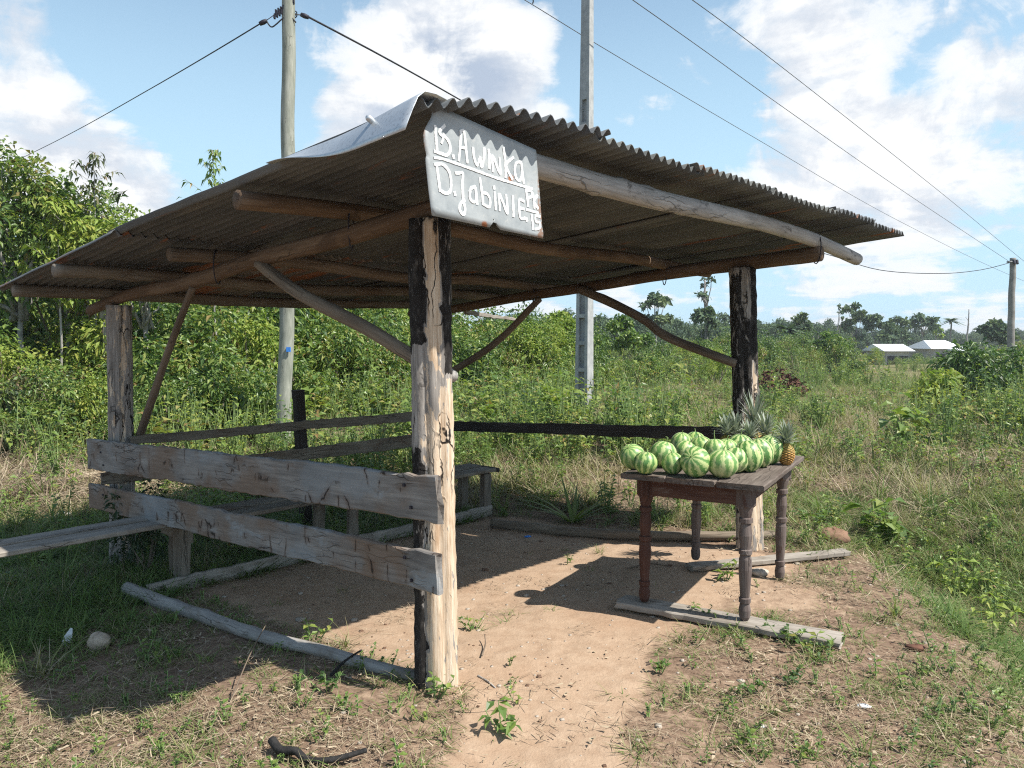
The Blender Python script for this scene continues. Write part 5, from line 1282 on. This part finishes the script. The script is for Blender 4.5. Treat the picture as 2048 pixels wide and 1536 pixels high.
weed_at(1915, 1150, -.1, W6, 1.0, 'lime green leafy clump on the slope below the mound edge', name='leafy_weed')
weed_at(1985, 1285, -.25, W6, .9, 'second lime green clump lower down the slope past the mound edge', name='leafy_weed')
weed_at(1700, 1010, -.05, W7, 1.0, 'pale dead stalks fanning out of the dry grass behind the table', name='dead_stalks')
weed_at(1905, 955, -.1, W7, 1.2, 'tall leaning dead stalks in the dry grass near the cassava-like weed', name='dead_stalks')
weed_at(160, 890, -.2, W7, 1.3, 'grey dead stalks on the straw bank beside the end of the upper rail board', name='dead_stalks')
# shrub leaning on the bench end in the shade of the roof
me, pr_ = bush_mesh('shade_bush', 71, .33, .3, .75, 700, .065, M['leaf_dusky'], 12, .4, 6, .35, .35)
p = on_z(290, 1150, -.18); plant('shade_shrub', joined(me, pr_, M['twig']), (p[0], p[1], hz_(p[0], p[1])), 1.0, 0, 'dark small leaved shrub in the shade under the lower rail board', 'shrub')
# big bush on the far side of the field, with dead brush under it
me, pr_ = bush_mesh('bush', 72, 1.7, 1.2, 1.9, 2300, .24, M['leaf'], 20, .35, 10, .26, .36)
p = on_y(1960, 760, 19.5); plant('field_bush', joined(me, pr_, M['twig']), (p[0], p[1], hz_(p[0], p[1]) - .1), 1.0, 0, 'big dark bush with long glossy leaves below the distant pole', 'bush')
me, pr_ = bush_mesh('bush', 73, .8, .7, 1.2, 900, .22, M['leaf_lime'], 12, .35, 8, .34)
p = on_y(1880, 770, 18.5); plant('field_bush', joined(me, pr_, M['twig']), (p[0], p[1], hz_(p[0], p[1]) - .1), 1.0, 1, 'lighter green bush with big leaves in front of the big dark bush', 'bush')
# heaps of dead leaves and branches
def dead_heap(px, py, dist, w_, h, n, lab, L=.2):
    g = rng(); A_ = Acc(); p = on_y(px, py, dist); r = np.sqrt(g.random(n)); a = g.uniform(0, 6.28, n)
    base = np.column_stack([np.cos(a) * r * w_ / 2, np.sin(a) * r * w_ / 3, h * (1 - r ** 1.5) * g.random(n) + .03]); LL = L * g.uniform(.5, 1.2, n)
    A_.add(leaves(base, rdir(g, n, .2), rdir(g, n, 1), LL, LL * .5, .3, .3), g.random(n))
    me = A_.mesh('heap', M['deadleaf']); prts = []
    for k in range(16):
        q = g.uniform(-1, 1, 2); prts.append(tube_arr(np.array([q[0] * w_ * .4, q[1] * w_ * .25, .05]), np.array([q[0] * w_ * .4 + g.normal(0, .45), q[1] * .3 + g.normal(0, .3), h * g.uniform(.2, 1.0)]), .012, .005, 4, 4, .03, g))
    plant('brush_heap', joined(me, prts, M['twig']), (p[0], p[1], hz_(p[0], p[1])), 1.0, 0, lab, 'brush heap')
dead_heap(1555, 752, 22, 1.9, .75, 900, 'heap of dark brown dead leaves beside the charred rear post')
dead_heap(1935, 832, 15, 1.6, .35, 240, 'red brown dead leaves on fallen branches in the dry grass', .16)

# ------------------------------------------------------------------ litter one can point at
def blob(name, px, py, z, rx, ry, rz_, mat, label, cat, seed=1, jag=.15):
    g = np.random.default_rng(seed); p = on_z(px, py, z); nt, npz = 14, 9; v = []
    for k in range(npz + 1):
        f = math.pi * k / npz
        for j in range(nt):
            a = 2 * math.pi * j / nt; q = 1 + jag * (float(fbm(a * 1.2 + seed * 5, f * 2, 1.0)) - .47) * 2
            v.append((rx * q * math.sin(f) * math.cos(a), ry * q * math.sin(f) * math.sin(a), rz_ * q * math.cos(f)))
    f = [(k * nt + j, (k + 1) * nt + j, (k + 1) * nt + (j + 1) % nt, k * nt + (j + 1) % nt) for k in range(npz) for j in range(nt)]
    o = bpy.data.objects.new(name, make_mesh(name, v, f, mat, True)); COL.objects.link(o); o.location = (p[0], p[1], hz_(p[0], p[1]) + rz_ * .75); return tag(o, label, cat)
blob('coconut_husk', 199, 1322, -.2, .062, .055, .055, M['husk'], 'round pale coconut husk lying in the shaded grass', 'coconut', 3)
p = on_z(138, 1308, -.2)
v_, f_, _x = sweep([[p[0] - .02, p[1], hz_(p[0], p[1])], [p[0], p[1], hz_(p[0], p[1]) + .05], [p[0] + .02, p[1], hz_(p[0], p[1]) + .10]], np.array([[(-.024, -.004), (.024, -.004), (.024, .004), (-.024, .004)], [(-.022, -.003), (.022, -.003), (.022, .003), (-.022, .003)], [(-.006, -.002), (.006, -.002), (.006, .002), (-.006, .002)]]))
tag(obj('plastic_shard', make_mesh('plastic_shard', v_, f_, M['plastic_white'])), 'white plastic shard standing in the grass beside the coconut husk', 'litter')
g = rng()
def stick(name, pts, r0, r1, mk, label, cat='stick', forks=()):
    P = [np.append(on_z(x, y, 0)[:2], 0) for x, y, _ in pts]
    P = [np.array([q[0], q[1], hz_(q[0], q[1]) + l[2]]) for q, l in zip(P, pts)]
    o = obj(name, log_mesh(name, P, r0, r1, M[mk], 8, n=24, bend=.004, knots=4, lump=.15)); tag(o, label, cat); return o
stick('charred_branch', [(545, 1498, .05), (562, 1510, .035), (592, 1516, .045), (615, 1524, .032), (665, 1530, .03), (735, 1520, .045)], .020, .008, 'charcoal', 'crooked burnt black branch lying at the bottom edge of the picture', 'branch')
stick('bent_twig', [(455, 1405, .0), (500, 1350, .12), (535, 1312, .20)], .003, .002, 'brace', 'thin dry stalk leaning out of the shaded grass')
stick('bent_twig', [(660, 1355, .02), (690, 1338, .05), (722, 1318, .06)], .007, .004, 'charcoal', 'forked black twig lying against the grey log')
stick('pale_stick', [(955, 1355, .01), (975, 1368, .01), (990, 1378, .008)], .004, .003, 'bark_pale', 'short white stick on the sand beside the front charred post')
stick('bent_twig', [(965, 1320, .01), (972, 1300, .02), (970, 1285, .04)], .004, .002, 'brace', 'little upright brown twig on the sand behind the front charred post')
stick('dry_stick', [(1255, 1135, .012), (1300, 1130, .012), (1340, 1138, .01)], .005, .003, 'brace', 'thin dry twig on the bare floor in the sun')
for px, py, sz, mk, lab in ((1728, 1424, .030, 'plastic_white', 'scrap of white litter lying in the straw near the mound edge'), (1830, 1308, .055, 'deadleaf', 'curled rust red leaf on the soil of the mound'), (1518, 1463, .022, 'plastic_white', 'small white scrap in the straw nearest the camera'), (1055, 1062, .03, 'blue', 'blue scrap on the earth beside the back log'), (128, 1025, .10, 'plastic_white', 'crumpled white rag in the grass beyond the bench plank'), (1098, 1285, .01, 'stone', 'tiny pale pebble on the sandy path')):
    blob('litter_scrap', px, py, -.02 if px > 300 else -.2, sz, sz * .6, sz * .28, M[mk], lab, 'litter', int(px), .5)
blob('stone', 1520, 1150, 0, .06, .045, .028, M['stone'], 'flat pale stone on the floor by the far table leg', 'stone', 9, .3)
blob('earth_clod', 1665, 1078, 0, .13, .10, .07, M['earth_clod'], 'lump of brown earth beside the bushy dark weed', 'earth clod', 12, .4)

# ------------------------------------------------------------------ the humid air over the field
b_, f_ = box_arrays([0, 720, 5.0], 1900, 1660, 22.0)
m, T = material('humid_air'); pv = T.n('ShaderNodeVolumePrincipled', {'Color': (.86, .92, 1.0, 1), 'Density': .0006, 'Anisotropy': .2})
T.t.links.new(pv.outputs[0], T.n('ShaderNodeOutputMaterial').inputs['Volume'])
tag(obj('haze', make_mesh('haze', b_, f_, m)), kind='stuff')
